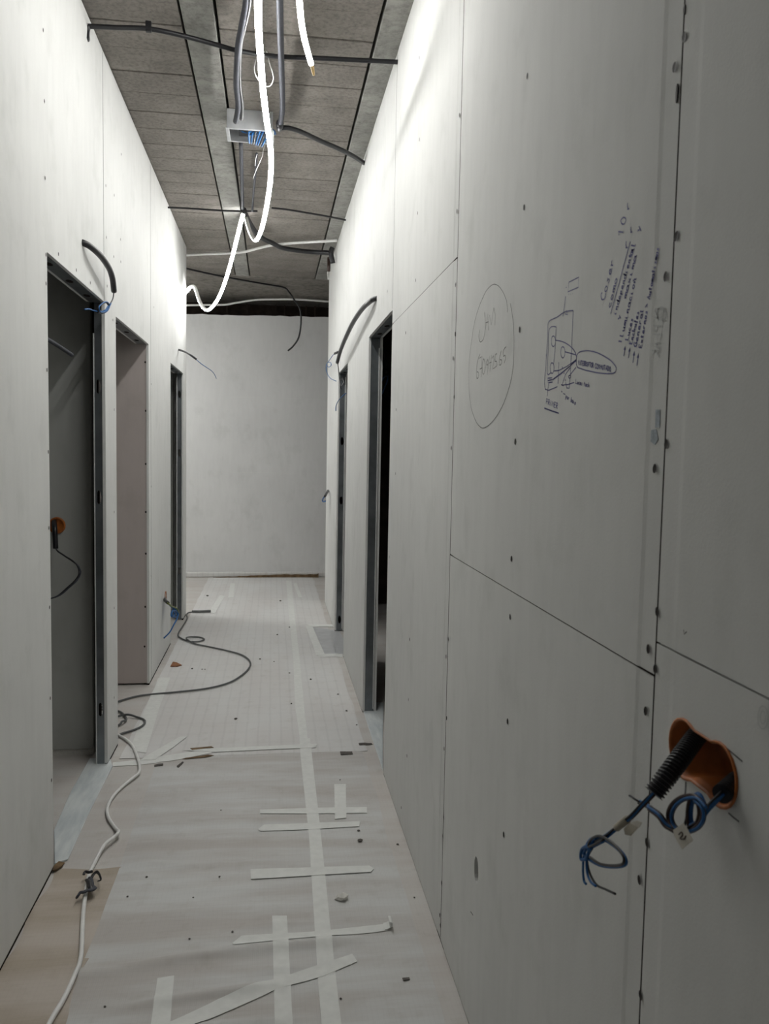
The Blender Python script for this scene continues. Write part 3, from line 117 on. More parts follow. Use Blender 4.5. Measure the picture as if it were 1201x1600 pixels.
# ------------------------------------------------------------ materials
def nt(name, base=(.5,.5,.5), rough=.6, metal=0.0, spec=.4):
    m = bpy.data.materials.new(name); m.use_nodes = True; n = m.node_tree.nodes; b = n['Principled BSDF']
    b.inputs['Base Color'].default_value = (*base, 1); b.inputs['Roughness'].default_value = rough
    b.inputs['Metallic'].default_value = metal; b.inputs['Specular IOR Level'].default_value = spec
    return m, n, m.node_tree.links, b
def coord(n, l, scale=(1,1,1)):
    t = n.new('ShaderNodeTexCoord'); mp = n.new('ShaderNodeMapping'); mp.inputs['Scale'].default_value = scale
    l.new(t.outputs['Object'], mp.inputs['Vector']); return mp.outputs['Vector']
def noise_ramp(n, l, vec, scale, stops, detail=4, rough=.55):
    t = n.new('ShaderNodeTexNoise'); t.inputs['Scale'].default_value = scale; t.inputs['Detail'].default_value = detail; t.inputs['Roughness'].default_value = rough
    l.new(vec, t.inputs['Vector']); r = n.new('ShaderNodeValToRGB'); e = r.color_ramp.elements
    e[0].position, e[0].color = stops[0][0], (*stops[0][1], 1); e[1].position, e[1].color = stops[-1][0], (*stops[-1][1], 1)
    for p, c in stops[1:-1]:
        q = e.new(p); q.color = (*c, 1)
    l.new(t.outputs['Fac'], r.inputs['Fac']); return t, r
def mix(n, l, a, b, fac, mode='MIX'):
    m = n.new('ShaderNodeMix'); m.data_type = 'RGBA'; m.blend_type = mode
    for s, v in ((m.inputs[6], a), (m.inputs[7], b), (m.inputs[0], fac)):
        if isinstance(v, (int, float)): s.default_value = v
        elif isinstance(v, tuple): s.default_value = (*v, 1)
        else: l.new(v, s)
    return m.outputs[2]
def bump(n, l, b, h, strength, dist):
    k = n.new('ShaderNodeBump'); k.inputs['Strength'].default_value = strength; k.inputs['Distance'].default_value = dist
    l.new(h, k.inputs['Height']); l.new(k.outputs['Normal'], b.inputs['Normal'])
M = {}
def plain(key, base, rough=.6, metal=0.0, spec=.4, var=.12, scale=30):
    m, n, l, b = nt(key, base, rough, metal, spec); v = coord(n, l)
    t, r = noise_ramp(n, l, v, scale, [(.3, tuple(c*(1-var) for c in base)), (.7, tuple(min(1, c*(1+var)) for c in base))])
    l.new(r.outputs['Color'], b.inputs['Base Color']); M[key] = m
def paper(key, base):
    m, n, l, b = nt(key, base, .75, 0, .3); v = coord(n, l)
    dk = tuple(c*.93 for c in base)
    t, r = noise_ramp(n, l, v, 1.7, [(.35, dk), (.65, base)], 5)
    t2, r2 = noise_ramp(n, l, coord(n, l, (1, 1, .18)), 26, [(.3, (.965,)*3), (.6, (1,)*3)], 3)
    t3, r3 = noise_ramp(n, l, coord(n, l, (1, 1, .8)), 6.5, [(.54, (1,)*3), (.76, (.90, .905, .895))], 6, .62)
    c = mix(n, l, r.outputs['Color'], r2.outputs['Color'], 1.0, 'MULTIPLY'); c = mix(n, l, c, r3.outputs['Color'], 1.0, 'MULTIPLY')
    l.new(c, b.inputs['Base Color'])
    tb = n.new('ShaderNodeTexNoise'); tb.inputs['Scale'].default_value = 260; tb.inputs['Detail'].default_value = 3; l.new(v, tb.inputs['Vector'])
    bump(n, l, b, tb.outputs['Fac'], .12, .002); M[key] = m
paper('board_paper', (.775, .778, .76)); paper('board_pink', (.54, .48, .455)); paper('end_plaster', (.74, .74, .735)); paper('board_green', (.54, .55, .525))
plain('gypsum_core', (.62, .61, .58), .85, var=.15, scale=90)
plain('galvanised', (.22, .24, .255), .38, .8, .5, .22, 9)
plain('steel_lip_lit', (.72, .73, .72), .45, .15, .5, .1, 20)  # flange edges catching the light, that brightness put into the colour
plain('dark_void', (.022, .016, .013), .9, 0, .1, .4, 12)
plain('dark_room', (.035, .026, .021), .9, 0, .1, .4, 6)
plain('black_plastic', (.016, .016, .019), .38, 0, .5, .2, 60)
plain('grey_plastic', (.055, .058, .072), .62, 0, .25, .15, 40)
plain('white_plastic', (.80, .80, .78), .35, 0, .5, .05, 40)
plain('grey_cable', (.10, .105, .105), .45, 0, .5, .1, 40)
plain('blue_wire', (.02, .12, .33), .45, 0, .3, .15, 80)
plain('brown_wire', (.045, .022, .016), .4, 0, .5, .15, 80)
plain('black_wire', (.010, .010, .013), .4, 0, .5, .15, 80)
plain('green_wire', (.16, .19, .05), .4, 0, .5, .15, 80)
plain('orange_plastic', (.46, .14, .03), .45, 0, .45, .18, 40)
plain('amber_plastic', (.62, .40, .14), .4, 0, .45, .18, 90)
plain('masking_tape', (.725, .735, .71), .62, 0, .3, .05, 35)
plain('beige_sleeve', (.45, .41, .33), .6, 0, .3, .1, 60)
plain('tag_paper', (.62, .59, .52), .7, 0, .3, .1, 60)
plain('screw_dark', (.022, .017, .015), .6, .2, .3, .3, 200)  # dark metal heads; the shade of their dimples is put into the colour
plain('ink_blue', (.09, .09, .27), .6, 0, .3, .15, 200)
plain('pencil', (.13, .13, .125), .7, 0, .3, .2, 300)
plain('ghost_print', (.62, .63, .62), .8, 0, .2, .08, 300)
plain('blue_print', (.42, .47, .51), .8, 0, .2, .25, 150)
plain('cardboard_brown', (.17, .115, .065), .85, 0, .2, .35, 25)
plain('rubble_dark', (.12, .11, .10), .9, 0, .2, .3, 90)
plain('plaster_crumb', (.68, .67, .63), .9, 0, .2, .08, 90)
plain('leaf_brown', (.26, .12, .06), .8, 0, .2, .3, 70)
def concrete(key, base, rough_scale):
    m, n, l, b = nt(key, base, .9, 0, .2); v = coord(n, l)
    t, r = noise_ramp(n, l, v, 5, [(.25, tuple(c*.72 for c in base)), (.55, base), (.8, tuple(c*1.25 for c in base))], 8, .65)
    t2, r2 = noise_ramp(n, l, v, rough_scale, [(.3, (.62,)*3), (.55, (1.0,)*3)], 6, .7)
    l.new(mix(n, l, r.outputs['Color'], r2.outputs['Color'], 1.0, 'MULTIPLY'), b.inputs['Base Color'])
    bump(n, l, b, t2.outputs['Fac'], .6, .006); M[key] = m
concrete('block_concrete', (.275, .252, .228), 55); concrete('joist_concrete', (.36, .355, .33), 28); concrete('slab_concrete', (.27, .25, .225), 20)
# floor coverings
def floor_mat(key, a, bcol, grid):
    m, n, l, b = nt(key, a, .55, 0, .35); v = coord(n, l, (1, .35, 1) if grid else (.45, 2.6, 1))
    t, r = noise_ramp(n, l, v, 3.2, [(.36, bcol), (.62, a)], 5)
    c = r.outputs['Color']; vv = coord(n, l)
    t4, r4 = noise_ramp(n, l, vv, 14, [(.55, (1,)*3), (.75, (.90, .89, .87))], 6, .6)
    c = mix(n, l, c, r4.outputs['Color'], 1.0, 'MULTIPLY')
    hs = []
    for dirn, sc_, k in (('X', 5.6 if grid else 23, .5), ('Y', 2.2 if grid else 19, .35)):
        w = n.new('ShaderNodeTexWave'); w.wave_type = 'BANDS'; w.bands_direction = dirn; w.inputs['Scale'].default_value = sc_
        w.inputs['Distortion'].default_value = .7; w.inputs['Detail'].default_value = 2; w.inputs['Detail Scale'].default_value = 1.3
        l.new(vv, w.inputs['Vector']); rr = n.new('ShaderNodeValToRGB'); e = rr.color_ramp.elements
        lo = (.94 if dirn == 'X' else .975) if grid else .975
        e[0].position, e[0].color = 0.0, (lo, lo, lo, 1); e[1].position, e[1].color = .16, (1, 1, 1, 1)
        l.new(w.outputs['Fac'], rr.inputs['Fac']); c = mix(n, l, c, rr.outputs['Color'], 1.0, 'MULTIPLY'); hs.append(w.outputs['Fac'])
    l.new(c, b.inputs['Base Color'])
    fb = n.new('ShaderNodeTexWave'); fb.bands_direction = 'X'; fb.inputs['Scale'].default_value = 60; fb.inputs['Distortion'].default_value = 3; l.new(vv, fb.inputs['Vector'])
    bump(n, l, b, fb.outputs['Fac'], .08, .001); M[key] = m
floor_mat('fleece_far', (.68, .68, .67), (.635, .62, .605), True)
floor_mat('fleece_near', (.60, .605, .595), (.49, .465, .44), False)
floor_mat('floor_base', (.58, .565, .54), (.53, .495, .465), False)
floor_mat('beige_cover', (.42, .36, .29), (.53, .475, .42), False)
m, n, l, b = nt('milky_film', (.68, .72, .73), .28, 0, .5); v = coord(n, l, (3, .6, 1))
t, r = noise_ramp(n, l, v, 9, [(.35, (.55, .60, .62)), (.65, (.74, .78, .78))], 6); l.new(r.outputs['Color'], b.inputs['Base Color']); bump(n, l, b, t.outputs['Fac'], .5, .004); M['milky_film'] = m
plain('patch_film', (.50, .51, .52), .35, 0, .4, .08, 12)
m, n, l, b = nt('translucent_box', (.66, .67, .68), .35, 0, .5); b.inputs['Transmission Weight'].default_value = .35
t, r = noise_ramp(n, l, coord(n, l), 22, [(.3, (.58, .60, .62)), (.7, (.72, .73, .74))]); l.new(r.outputs['Color'], b.inputs['Base Color']); M['translucent_box'] = m
def emit(key, col, strength):
    m, n, l, b = nt(key, col, .3); b.inputs['Emission Color'].default_value = (*col, 1); b.inputs['Emission Strength'].default_value = strength; M[key] = m
emit('led_glow', (1.0, .998, .975), LED_STRENGTH); emit('led_glow_end', (1.0, .99, .94), LED_STRENGTH*.4)
# ------------------------------------------------------------ mesh helpers
COL = S.collection
def link(name, me, mat, parent=None, smooth=False):
    o = bpy.data.objects.new(name, me); COL.objects.link(o)
    if mat and not me.materials: me.materials.append(M[mat])
    if smooth:
        for p in me.polygons: p.use_smooth = True
    if parent: o.parent = parent
    return o
def mesh(vs, fs):
    me = bpy.data.meshes.new('m'); me.from_pydata(vs, [], fs); me.update(); return me
def fixn(me):
    bm = bmesh.new(); bm.from_mesh(me); bmesh.ops.remove_doubles(bm, verts=bm.verts, dist=1e-6); bmesh.ops.recalc_face_normals(bm, faces=bm.faces); bm.to_mesh(me); bm.free(); return me
def empty(name, loc=(0,0,0), parent=None):
    o = bpy.data.objects.new(name, None); o.empty_display_size = .1; COL.objects.link(o); o.location = loc
    if parent: o.parent = parent
    return o
def struct(o): o['kind'] = 'structure'; return o
def tag(o, label, cat, group=None):
    o['label'] = label; o['category'] = cat
    if group: o['group'] = group
    return o
def box_me(x0, x1, y0, y1, z0, z1):
    v = [(x, y, z) for x in (x0, x1) for y in (y0, y1) for z in (z0, z1)]
    return fixn(mesh(v, [(0,1,3,2), (4,6,7,5), (0,4,5,1), (2,3,7,6), (0,2,6,4), (1,5,7,3)]))
def box(name, mat, parent, x0, x1, y0, y1, z0, z1): return link(name, box_me(x0, x1, y0, y1, z0, z1), mat, parent)
def bev(o, w=.002, seg=2):
    k = o.modifiers.new('bevel', 'BEVEL'); k.width = w; k.segments = seg; k.limit_method = 'ANGLE'; return o
def smooth_path(pts, k=5):
    P = [Vector(p) for p in pts]
    if len(P) < 3: return P
    out = []
    for i in range(len(P)-1):
        p0 = P[max(i-1, 0)]; p1 = P[i]; p2 = P[i+1]; p3 = P[min(i+2, len(P)-1)]
        for j in range(k):
            t = j/k; out.append(.5*((2*p1)+(p2-p0)*t+(2*p0-5*p1+4*p2-p3)*t*t+(3*p1-p0-3*p2+p3)*t**3))
    out.append(P[-1]); return out
def tube_data(P, r, seg=8, rf=None, flat=1.0):
    vs = []; fs = []; n = None
    for i, p in enumerate(P):
        t = (P[min(i+1, len(P)-1)]-P[max(i-1, 0)])
        t = t.normalized() if t.length > 1e-9 else Vector((0, 1, 0))
        if n is None:
            n = t.orthogonal().normalized() if abs(t.z) > .9 else t.cross(Vector((0, 0, 1))).normalized()
        n = (n-t*n.dot(t)); n = n.normalized() if n.length > 1e-6 else t.orthogonal().normalized()
        bn = t.cross(n); rr = r*(rf(i, len(P)) if rf else 1)
        for k in range(seg):
            a = 2*math.pi*k/seg; vs.append(p+n*math.cos(a)*rr+bn*math.sin(a)*rr*flat)
    for i in range(len(P)-1):
        for k in range(seg):
            a = i*seg+k; b_ = i*seg+(k+1) % seg; fs.append((a, b_, b_+seg, a+seg))
    fs.append(tuple(range(seg))[::-1]); q = (len(P)-1)*seg; fs.append(tuple(range(q, q+seg)))
    return vs, fs
def tube(name, pts, r, mat, parent=None, seg=8, k=5, rf=None, flat=1.0):
    vs, fs = tube_data(smooth_path(pts, k), r, seg, rf, flat); return link(name, mesh([tuple(v) for v in vs], fs), mat, parent, True)
def arc_tube(name, pts, r, mat, parent, a0, a1, k=5, seg=8):
    """part of a tube wall between two angles; 90 degrees points down"""
    P = smooth_path(pts, k); V = []; F = []
    for i, p in enumerate(P):
        t = (P[min(i+1, len(P)-1)]-P[max(i-1, 0)]).normalized(); n = t.cross(Vector((0, 0, 1))).normalized(); bn = t.cross(n)
        for q in range(seg+1):
            a = math.radians(a0+(a1-a0)*q/seg); V.append(tuple(p+n*math.cos(a)*r+bn*math.sin(a)*r))
    w = seg+1
    for i in range(len(P)-1):
        for q in range(seg): a = i*w+q; F.append((a, a+1, a+1+w, a+w))
        F.append((i*w+seg, i*w, i*w+w, i*w+w+seg))
    F.append(tuple(range(w))); F.append(tuple(range((len(P)-1)*w, len(P)*w)))
    return link(name, fixn(mesh(V, F)), mat, parent, False)
def corrugated(name, pts, r, pitch, mat, parent=None):
    P = smooth_path(pts, 12); L = [0]
    for i in range(1, len(P)): L.append(L[-1]+(P[i]-P[i-1]).length)
    N = int(L[-1]/pitch)*4; Q = []
    for i in range(N+1):
        d = L[-1]*i/N; j = max(q for q in range(len(L)) if L[q] <= d+1e-9); j = min(j, len(P)-2)
        Q.append(P[j].lerp(P[j+1], (d-L[j])/max(1e-9, L[j+1]-L[j])))
    vs, fs = tube_data(Q, r, 16, lambda i, n: (1, 1, .78, .78)[i % 4]); return link(name, mesh([tuple(v) for v in vs], fs), mat, parent)
def plate_x(poly, x0, x1):           # prism of a (y,z) polygon
    n = len(poly); v = [(x0, a, c) for a, c in poly]+[(x1, a, c) for a, c in poly]
    return fixn(mesh(v, [tuple(range(n)), tuple(range(2*n-1, n-1, -1))]+[(i, (i+1) % n, n+(i+1) % n, n+i) for i in range(n)]))
def plate_z(poly, z0, z1):
    n = len(poly); v = [(a, c, z0) for a, c in poly]+[(a, c, z1) for a, c in poly]
    return fixn(mesh(v, [tuple(range(n)), tuple(range(2*n-1, n-1, -1))]+[(i, (i+1) % n, n+(i+1) % n, n+i) for i in range(n)]))
def ring_cell(V, F, fr, u0, u1, v0, v1, hole, d0, d1):
    """rectangle u0..u1, v0..v1 with a star-shaped hole; fr(u,v,d) gives a point; d0 face depth, d1 back depth"""
    cu = sum(p[0] for p in hole)/len(hole); cv = sum(p[1] for p in hole)/len(hole); n = len(hole); out = []
    for hu, hv in hole:
        du, dv = hu-cu, hv-cv; s = 1e9
        if du > 1e-9: s = min(s, (u1-cu)/du)
        if du < -1e-9: s = min(s, (u0-cu)/du)
        if dv > 1e-9: s = min(s, (v1-cv)/dv)
        if dv < -1e-9: s = min(s, (v0-cv)/dv)
        out.append((cu+du*s, cv+dv*s))
    o = len(V)
    for d in (d0, d1):
        V += [fr(*p, d) for p in hole]; V += [fr(*p, d) for p in out]
    cor = [(u0, v0), (u1, v0), (u1, v1), (u0, v1)]
    for i in range(n):
        j = (i+1) % n
        F.append((o+i, o+j, o+n+j, o+n+i)); F.append((o+2*n+i, o+3*n+i, o+3*n+j, o+2*n+j)); F.append((o+i, o+2*n+i, o+2*n+j, o+j))
        a, b_ = out[i], out[j]
        for c in cor:                 # corner triangle where the rim turns from one side to another
            if abs(a[0]-b_[0]) > 1e-7 and abs(a[1]-b_[1]) > 1e-7 and ((abs(a[0]-c[0]) < 1e-7 and abs(b_[1]-c[1]) < 1e-7) or (abs(a[1]-c[1]) < 1e-7 and abs(b_[0]-c[0]) < 1e-7)):
                q = len(V); V += [fr(*c, d0), fr(*c, d1)]; F.append((o+n+i, o+n+j, q)); F.append((o+3*n+j, o+3*n+i, q+1))
def oval(cu, cv, ru, rv, n=16): return [(cu+ru*math.cos(2*math.pi*i/n), cv+rv*math.sin(2*math.pi*i/n)) for i in range(n)]
def wall_board(parent, side, y0, y1, z0, z1, hole=None, ta=.0010, tb=.0018):
    """13 mm plasterboard with tapered long edges, optional hole"""
    X = XR if side > 0 else XL; fr = lambda u, v, d: (X+side*d, u, v); V = []; F = []
    def quad(a, b_, c, e): q = len(V); V.extend([a, b_, c, e]); F.append((q, q+1, q+2, q+3))
    T = .013
    prof = [(y0, tb), (y0+.040, tb*.62), (y0+.050, 0), (y1-.050, 0), (y1-.040, ta*.62), (y1, ta)]
    for i in range(5):
        (a, da), (b_, db) = prof[i], prof[i+1]
        if i == 2 and hole:
            hz0 = min(p[1] for p in hole)-.03; hz1 = max(p[1] for p in hole)+.03
            quad(fr(a, z0, 0), fr(b_, z0, 0), fr(b_, hz0, 0), fr(a, hz0, 0)); quad(fr(a, hz1, 0), fr(b_, hz1, 0), fr(b_, z1, 0), fr(a, z1, 0))
            quad(fr(a, z0, T), fr(b_, z0, T), fr(b_, hz0, T), fr(a, hz0, T)); quad(fr(a, hz1, T), fr(b_, hz1, T), fr(b_, z1, T), fr(a, z1, T))
            ring_cell(V, F, fr, a, b_, hz0, hz1, hole, 0, T)
        else:
            quad(fr(a, z0, da), fr(b_, z0, db), fr(b_, z1, db), fr(a, z1, da)); quad(fr(a, z0, T), fr(b_, z0, T), fr(b_, z1, T), fr(a, z1, T))
        for z in (z0, z1): quad(fr(a, z, da), fr(b_, z, db), fr(b_, z, T), fr(a, z, T))
    for y, d in ((y0, tb), (y1, ta)): quad(fr(y, z0, d), fr(y, z1, d), fr(y, z1, T), fr(y, z0, T))
    return link('plasterboard', fixn(mesh(V, F)), 'board_paper', parent)
def ribbons(name, strokes, w, mat, parent, x, fr=None):
    """pen strokes as flat ribbons lying on the board face"""
    V = []; F = []
    for s in strokes:
        P = [Vector((a, c)) for a, c in s]
        if len(P) > 5:
            P = [Vector((q.x, q.y)) for q in smooth_path([(p.x, p.y, 0) for p in P], 3)]
        for i, p in enumerate(P):
            t = P[min(i+1, len(P)-1)]-P[max(i-1, 0)]
            if t.length < 1e-9: t = Vector((1, 0))
            t.normalize(); nn = Vector((-t.y, t.x))*w/2
            V += [(x, p.x+nn.x, p.y+nn.y), (x, p.x-nn.x, p.y-nn.y)]
            if i: q = len(V); F.append((q-4, q-3, q-1, q-2))
    return link(name, mesh(V, F), mat, parent)
# ------------------------------------------------------------ floor and ceiling
fl = struct(box('floor', 'floor_base', None, -3.4, 3.4, -2.0, 10.2, -.05, 0))
ce = struct(empty('ceiling', (0, 0, HC)))
def up(o): o.location = (0, 0, -HC); return o
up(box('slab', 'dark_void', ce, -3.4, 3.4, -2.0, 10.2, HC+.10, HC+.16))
rows = [-2.0+.215*i for i in range(0, 49)]
for bx0, bx1 in ((-.976, -.3605), (-.219, .3845), (.538, 1.14)):
    for i, y in enumerate(rows[:-1]):
        y1 = min(rows[i+1], 7.98)
        if y > 7.9: continue
        me = box_me(bx0+random.uniform(-.001, .001), bx1, y+(.009 if i % 2 else .0022), y1-.0018, HC+random.uniform(0, .003), HC+.09)
        up(bev(link('ceiling_block', me, 'block_concrete', ce), .002, 1))
for bx0, bx1 in ((-1.11, -.985), (-.351, -.230), (.3965, .528), (1.15, 1.28)):
    up(bev(box('joist', 'joist_concrete', ce, bx0, bx1, -2.0, 7.985, HC-.001, HC+.09), .003, 1))
up(box('side_slab', 'slab_concrete', ce, -3.4, -1.12, -2.0, 7.98, HC, HC+.09)); up(box('side_slab', 'slab_concrete', ce, 1.29, 3.4, -2.0, 7.98, HC, HC+.09))
up(bev(box('beam', 'slab_concrete', ce, -3.4, 3.4, 7.99, 9.62, HC-.004, HC+.09), .006, 2))
# ------------------------------------------------------------ right wall
wr = struct(empty('wall_right')); G = .0018
def lobes(cy, cz, h, r, n=40):
    out = []
    for i in range(n):
        a = 2*math.pi*i/n; dx, dz = math.cos(a), math.sin(a); best = 0
        for s in (-1, 1):
            bq = dx*s*h; disc = bq*bq-(h*h-r*r)
            if disc >= 0: best = max(best, bq+math.sqrt(disc))
        wst = r*.86/max(1e-6, abs(dz))
        if abs(dx*wst) < h*.75: best = max(best, wst)
        out.append((cy+dx*best, cz+dz*best))
    return out
BOX = lobes(.8555, 1.0525, .0385, .0355)
b_alow = wall_board(wr, 1, -.22, .98-G, .004, 1.162-G, BOX)
b_aup = wall_board(wr, 1, -.22, .98-G, 1.162+G*.5, HC-.004)
b_blow = wall_board(wr, 1, .98+G, 2.2088-G, .004, 1.117-G, oval(1.832, .409, .020, .032, 20))
b_bup = wall_board(wr, 1, .98+G, 2.2088-G, 1.117+G*.3, HC-.004)
b_clow = wall_board(wr, 1, 2.2112+G, 3.43-.0018, .004, 1.925-.001)
b_cup = wall_board(wr, 1, 2.2112+G, 3.43-.0018, 1.925+.001, HC-.004)
wall_board(wr, 1, -1.45, -.22-G, .004, HC-.004)
wall_board(wr, 1, 3.43+.001, 4.27-.0005, 1.985, HC-.004)
wall_board(wr, 1, 4.27+.0005, 5.47-.001, .004, HC-.004)
wall_board(wr, 1, 5.47+.001, 6.245-.0005, 1.975, HC-.004)
wall_board(wr, 1, 6.245+.0005, 7.45, .004, HC-.004)
def inner(parent, x0, x1, y0, y1, z0, z1, mat='board_paper'): return box('inner_board', mat, parent, x0, x1, y0, y1, z0, z1)
for y0, y1, z0, z1 in ((-1.45, 3.43, .004, HC-.004), (3.43, 4.27, 1.985, HC-.004), (4.27, 5.47, .004, HC-.004), (5.47, 6.245, 1.975, HC-.004), (6.245, 7.45, .004, HC-.004)):
    inner(wr, .5515, .5645, y0, y1, z0, z1)
box('end_board', 'board_paper', wr, .4905, .564, 7.4505, 7.463, .004, HC-.004)
for y0, y1 in ((-1.45, 3.428), (4.272, 5.468), (6.247, 7.448)): box('bottom_track', 'dark_void', wr, XR+.001, XR+.0125, y0, y1, 0, .0038)
box('cavity_shade', 'dark_void', wr, .532, .536, 1.78, 1.89, .3, .5)  # added dark sheet, paints the shade inside the hollow behind the oval hole
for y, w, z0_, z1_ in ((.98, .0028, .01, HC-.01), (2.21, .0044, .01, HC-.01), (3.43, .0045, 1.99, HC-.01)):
    box('joint_shade', 'dark_void', wr, XR+.0014 if y < 3 else XR+.0012, XR+.012, y-w, y+w, z0_, z1_)  # solid dark strips in the seams, painting the shadow of open joints
box('joint_shade', 'dark_void', wr, XR+.0006, XR+.012, .985, 2.205, 1.1158, 1.1182)
box('joint_shade', 'dark_void', wr, XR+.0006, XR+.012, 2.217, 3.425, 1.9235, 1.9265)
# screws
def screw_me(side):
    V = []; F = []; prof = [(0.0, .0015), (.0026, .0012), (.0036, .0004), (.0052, .0001)]
    V.append((-side*.0002, 0, 0))
    for r, h in prof[1:]:
        for k in range(10): a = 2*math.pi*k/10; V.append((-side*(.0006-h*.3), r*math.cos(a), r*1.25*math.sin(a)))
    for k in range(10): F.append((0, 1+k, 1+(k+1) % 10))
    for j in range(2):
        for k in range(10): a = 1+j*10+k; b_ = 1+j*10+(k+1) % 10; F.append((a, b_, b_+10, a+10))
    return fixn(mesh(V, F))
smR, smL = screw_me(1), screw_me(-1)
for y, z in D['screws_R']:
    if .02 < z < 3.0:
        o = link('screw', smR, 'screw_dark', wr); o.location = (XR-.0002, y, z); o.rotation_euler = (random.uniform(-.4, .4), 0, 0)
# writing on the boards (pen, pencil and maker's print)
ribbons('pencil_note', D['pencil'], .0015, 'pencil', b_bup, XR-.0004)['label'] = 'pencil oval around a handwritten name and telephone number'
ribbons('pen_diagram', D['pen_diagram'], .0017, 'ink_blue', b_bup, XR-.0004)['label'] = 'blue pen sketch of a switch box with wiring lines and captions'
ribbons('pen_notes', D['pen_notes'], .0021, 'ink_blue', b_bup, XR-.0004)['label'] = 'handwritten notes in blue pen running up the board'
ribbons('faded_print', D['ghost'], .0022, 'ghost_print', b_bup, XR+.0006)
for i, s in enumerate(D['smudge_blue']):
    o = link('blue_smudge', plate_x(s, XR+.0012, XR+.0008), 'blue_print', b_bup)
ribbons('pencil_mark', D['pencil2'][1:3], .0018, 'pencil', b_alow, XR-.0004)
ribbons('printed_ring', D['pencil2'][3:5], .0013, 'ghost_print', b_alow, XR-.0004)
ribbons('tick_mark', D['pencil2'][:1], .0015, 'pencil', b_aup, XR-.0004)
ribbons('scuff', D['pencil2'][5:], .003, 'pencil', b_blow, XR-.0004)
# torn paper nicks along the seam
for y, z, h in ((.988, 1.846, .012), (.978, 1.94, .006), (2.213, 1.72, .006), (2.206, 1.55, .005)):
    link('paper_nick', plate_x(oval(y, z, .0022, h, 10), XR+.0012, XR-.0006), 'screw_dark', wr)
# ------------------------------------------------------------ left wall
wl = struct(empty('wall_left'))
def shaped(poly): return link('plasterboard', plate_x(poly, XL, XL-.013), 'board_paper', wl)
T_ = HC-.004
wall_board(wl, -1, -1.45, 1.2, .011, T_)
shaped([(1.202, .011), (2.735, .011), (2.735, 2.0), (3.6145, 2.0), (3.6145, T_), (1.202, T_)])
shaped([(3.6225, 1.999), (3.63, 1.999), (3.63, .011), (3.875, .011), (3.875, 1.98), (4.865, 1.98), (4.865, .011), (4.9505, .011), (4.9505, T_), (3.6225, T_)])
shaped([(4.9595, .011), (5.89, .011), (5.89, 1.98), (6.156, 1.98), (6.156, T_), (4.9595, T_)])
shaped([(6.157, 1.98), (6.72, 1.98), (6.72, .011), (6.93, .011), (6.93, T_), (6.157, T_)])
for y0, y1, z0, z1 in ((-1.45, 2.735, .004, T_), (2.735, 3.63, 2.0, T_), (3.875, 4.865, 1.98, T_), (5.02, 5.89, .004, T_), (5.89, 6.72, 1.98, T_)):
    inner(wl, -.778, -.765, y0, y1, z0, z1)
box('end_board', 'board_paper', wl, -.80, XL-.0005, 6.9305, 6.943, .004, T_)
for y, w in ((3.6185, .0075), (4.955, .0085)): box('joint_shade', 'dark_void', wl, XL-.012, XL-.0008, y-w*.5, y+w*.5, 2.01 if y < 4 else .01, HC-.01)  # seam shadow as dark strips, as on the right wall
for y, z in D['screws_L']:
    if not (3.0 < z or z < .02):
        o = link('screw', smL, 'screw_dark', wl); o.location = (XL+.0002, y, z)
for y0, y1 in ((-1.45, 2.733), (3.634, 3.873), (4.867, 5.888), (6.724, 6.928)): box('bottom_track', 'dark_void', wl, XL-.0125, XL-.0005, y0, y1, 0, .0105)
# ------------------------------------------------------------ door openings: steel studs and head tracks
def stud(parent, x0, x1, y, z0, z1, holes, mat='galvanised'):
    """C stud whose web faces the camera, with punched holes"""
    V = []; F = []; fr = lambda u, v, d: (u, y+d, v); zs = z0; th = .0012
    def quad(a, b_, c, e): q = len(V); V.extend([a, b_, c, e]); F.append((q, q+1, q+2, q+3))
    def plain_(a, b_):
        for d in (0, th): quad(fr(x0, a, d), fr(x1, a, d), fr(x1, b_, d), fr(x0, b_, d))
    cx = (x0+x1)/2
    for hz in sorted(holes):
        a, b_ = hz-.05, hz+.05
        if a < zs: a = zs+.001
        plain_(zs, a); ring_cell(V, F, fr, x0, x1, a, b_, oval(cx, max(hz, a+.036), min(.0125, (x1-x0)*.32), .03, 18), 0, th); zs = b_
    plain_(zs, z1)
    o = link('metal_stud', fixn(mesh(V, F)), mat, parent)
    fl_ = []
    for xa in (x0, x1-.0012): fl_.append(box('flange', mat, o, xa, xa+.0012, y+.0006, y+.036, z0, z1))
    return o
def track(parent, x0, x1, y0, y1, z):
    o = box('head_track', 'galvanised', parent, x0, x1, y0, y1, z-.002, z)
    for xa in (x0, x1-.0012): box('flange', 'galvanised', o, xa, xa+.0012, y0, y1, z-.001, z+.03)
    for k in range(3):
        yy = y0+(y1-y0)*(.18+.32*k); link('punched_hole', plate_z(oval((x0+x1)/2, yy, .012, .03, 14), z-.0026, z-.0021), 'dark_void', o)
    return o
d1 = struct(empty('door_1')); stud(d1, -.7470, -.7175, 3.632, .004, 1.998, [.25, 1.178, 1.648]); box('steel_edge', 'steel_lip_lit', d1, -.7515, -.7475, 3.628, 3.668, .004, 1.87)
track(d1, -.7635, -.7175, 2.74, 3.628, 1.999)
d2 = struct(empty('door_2')); track(d2, -.7635, -.7175, 3.88, 4.86, 1.979)
d3 = struct(empty('door_3')); stud(d3, -.7500, -.7175, 6.722, .004, 1.978, [.401, 1.35, 1.816]); box('steel_edge', 'steel_lip_lit', d3, -.7560, -.7505, 6.716, 6.757, .004, 1.95)
track(d3, -.7635, -.7175, 5.895, 6.71, 1.979)
d4 = struct(empty('door_4')); stud(d4, .505, .549, 4.272, .004, 1.983, []); box('steel_edge', 'steel_lip_lit', d4, .5435, .549, 4.262, 4.268, .02, 1.93)
track(d4, .505, .549, 3.435, 4.265, 1.984)
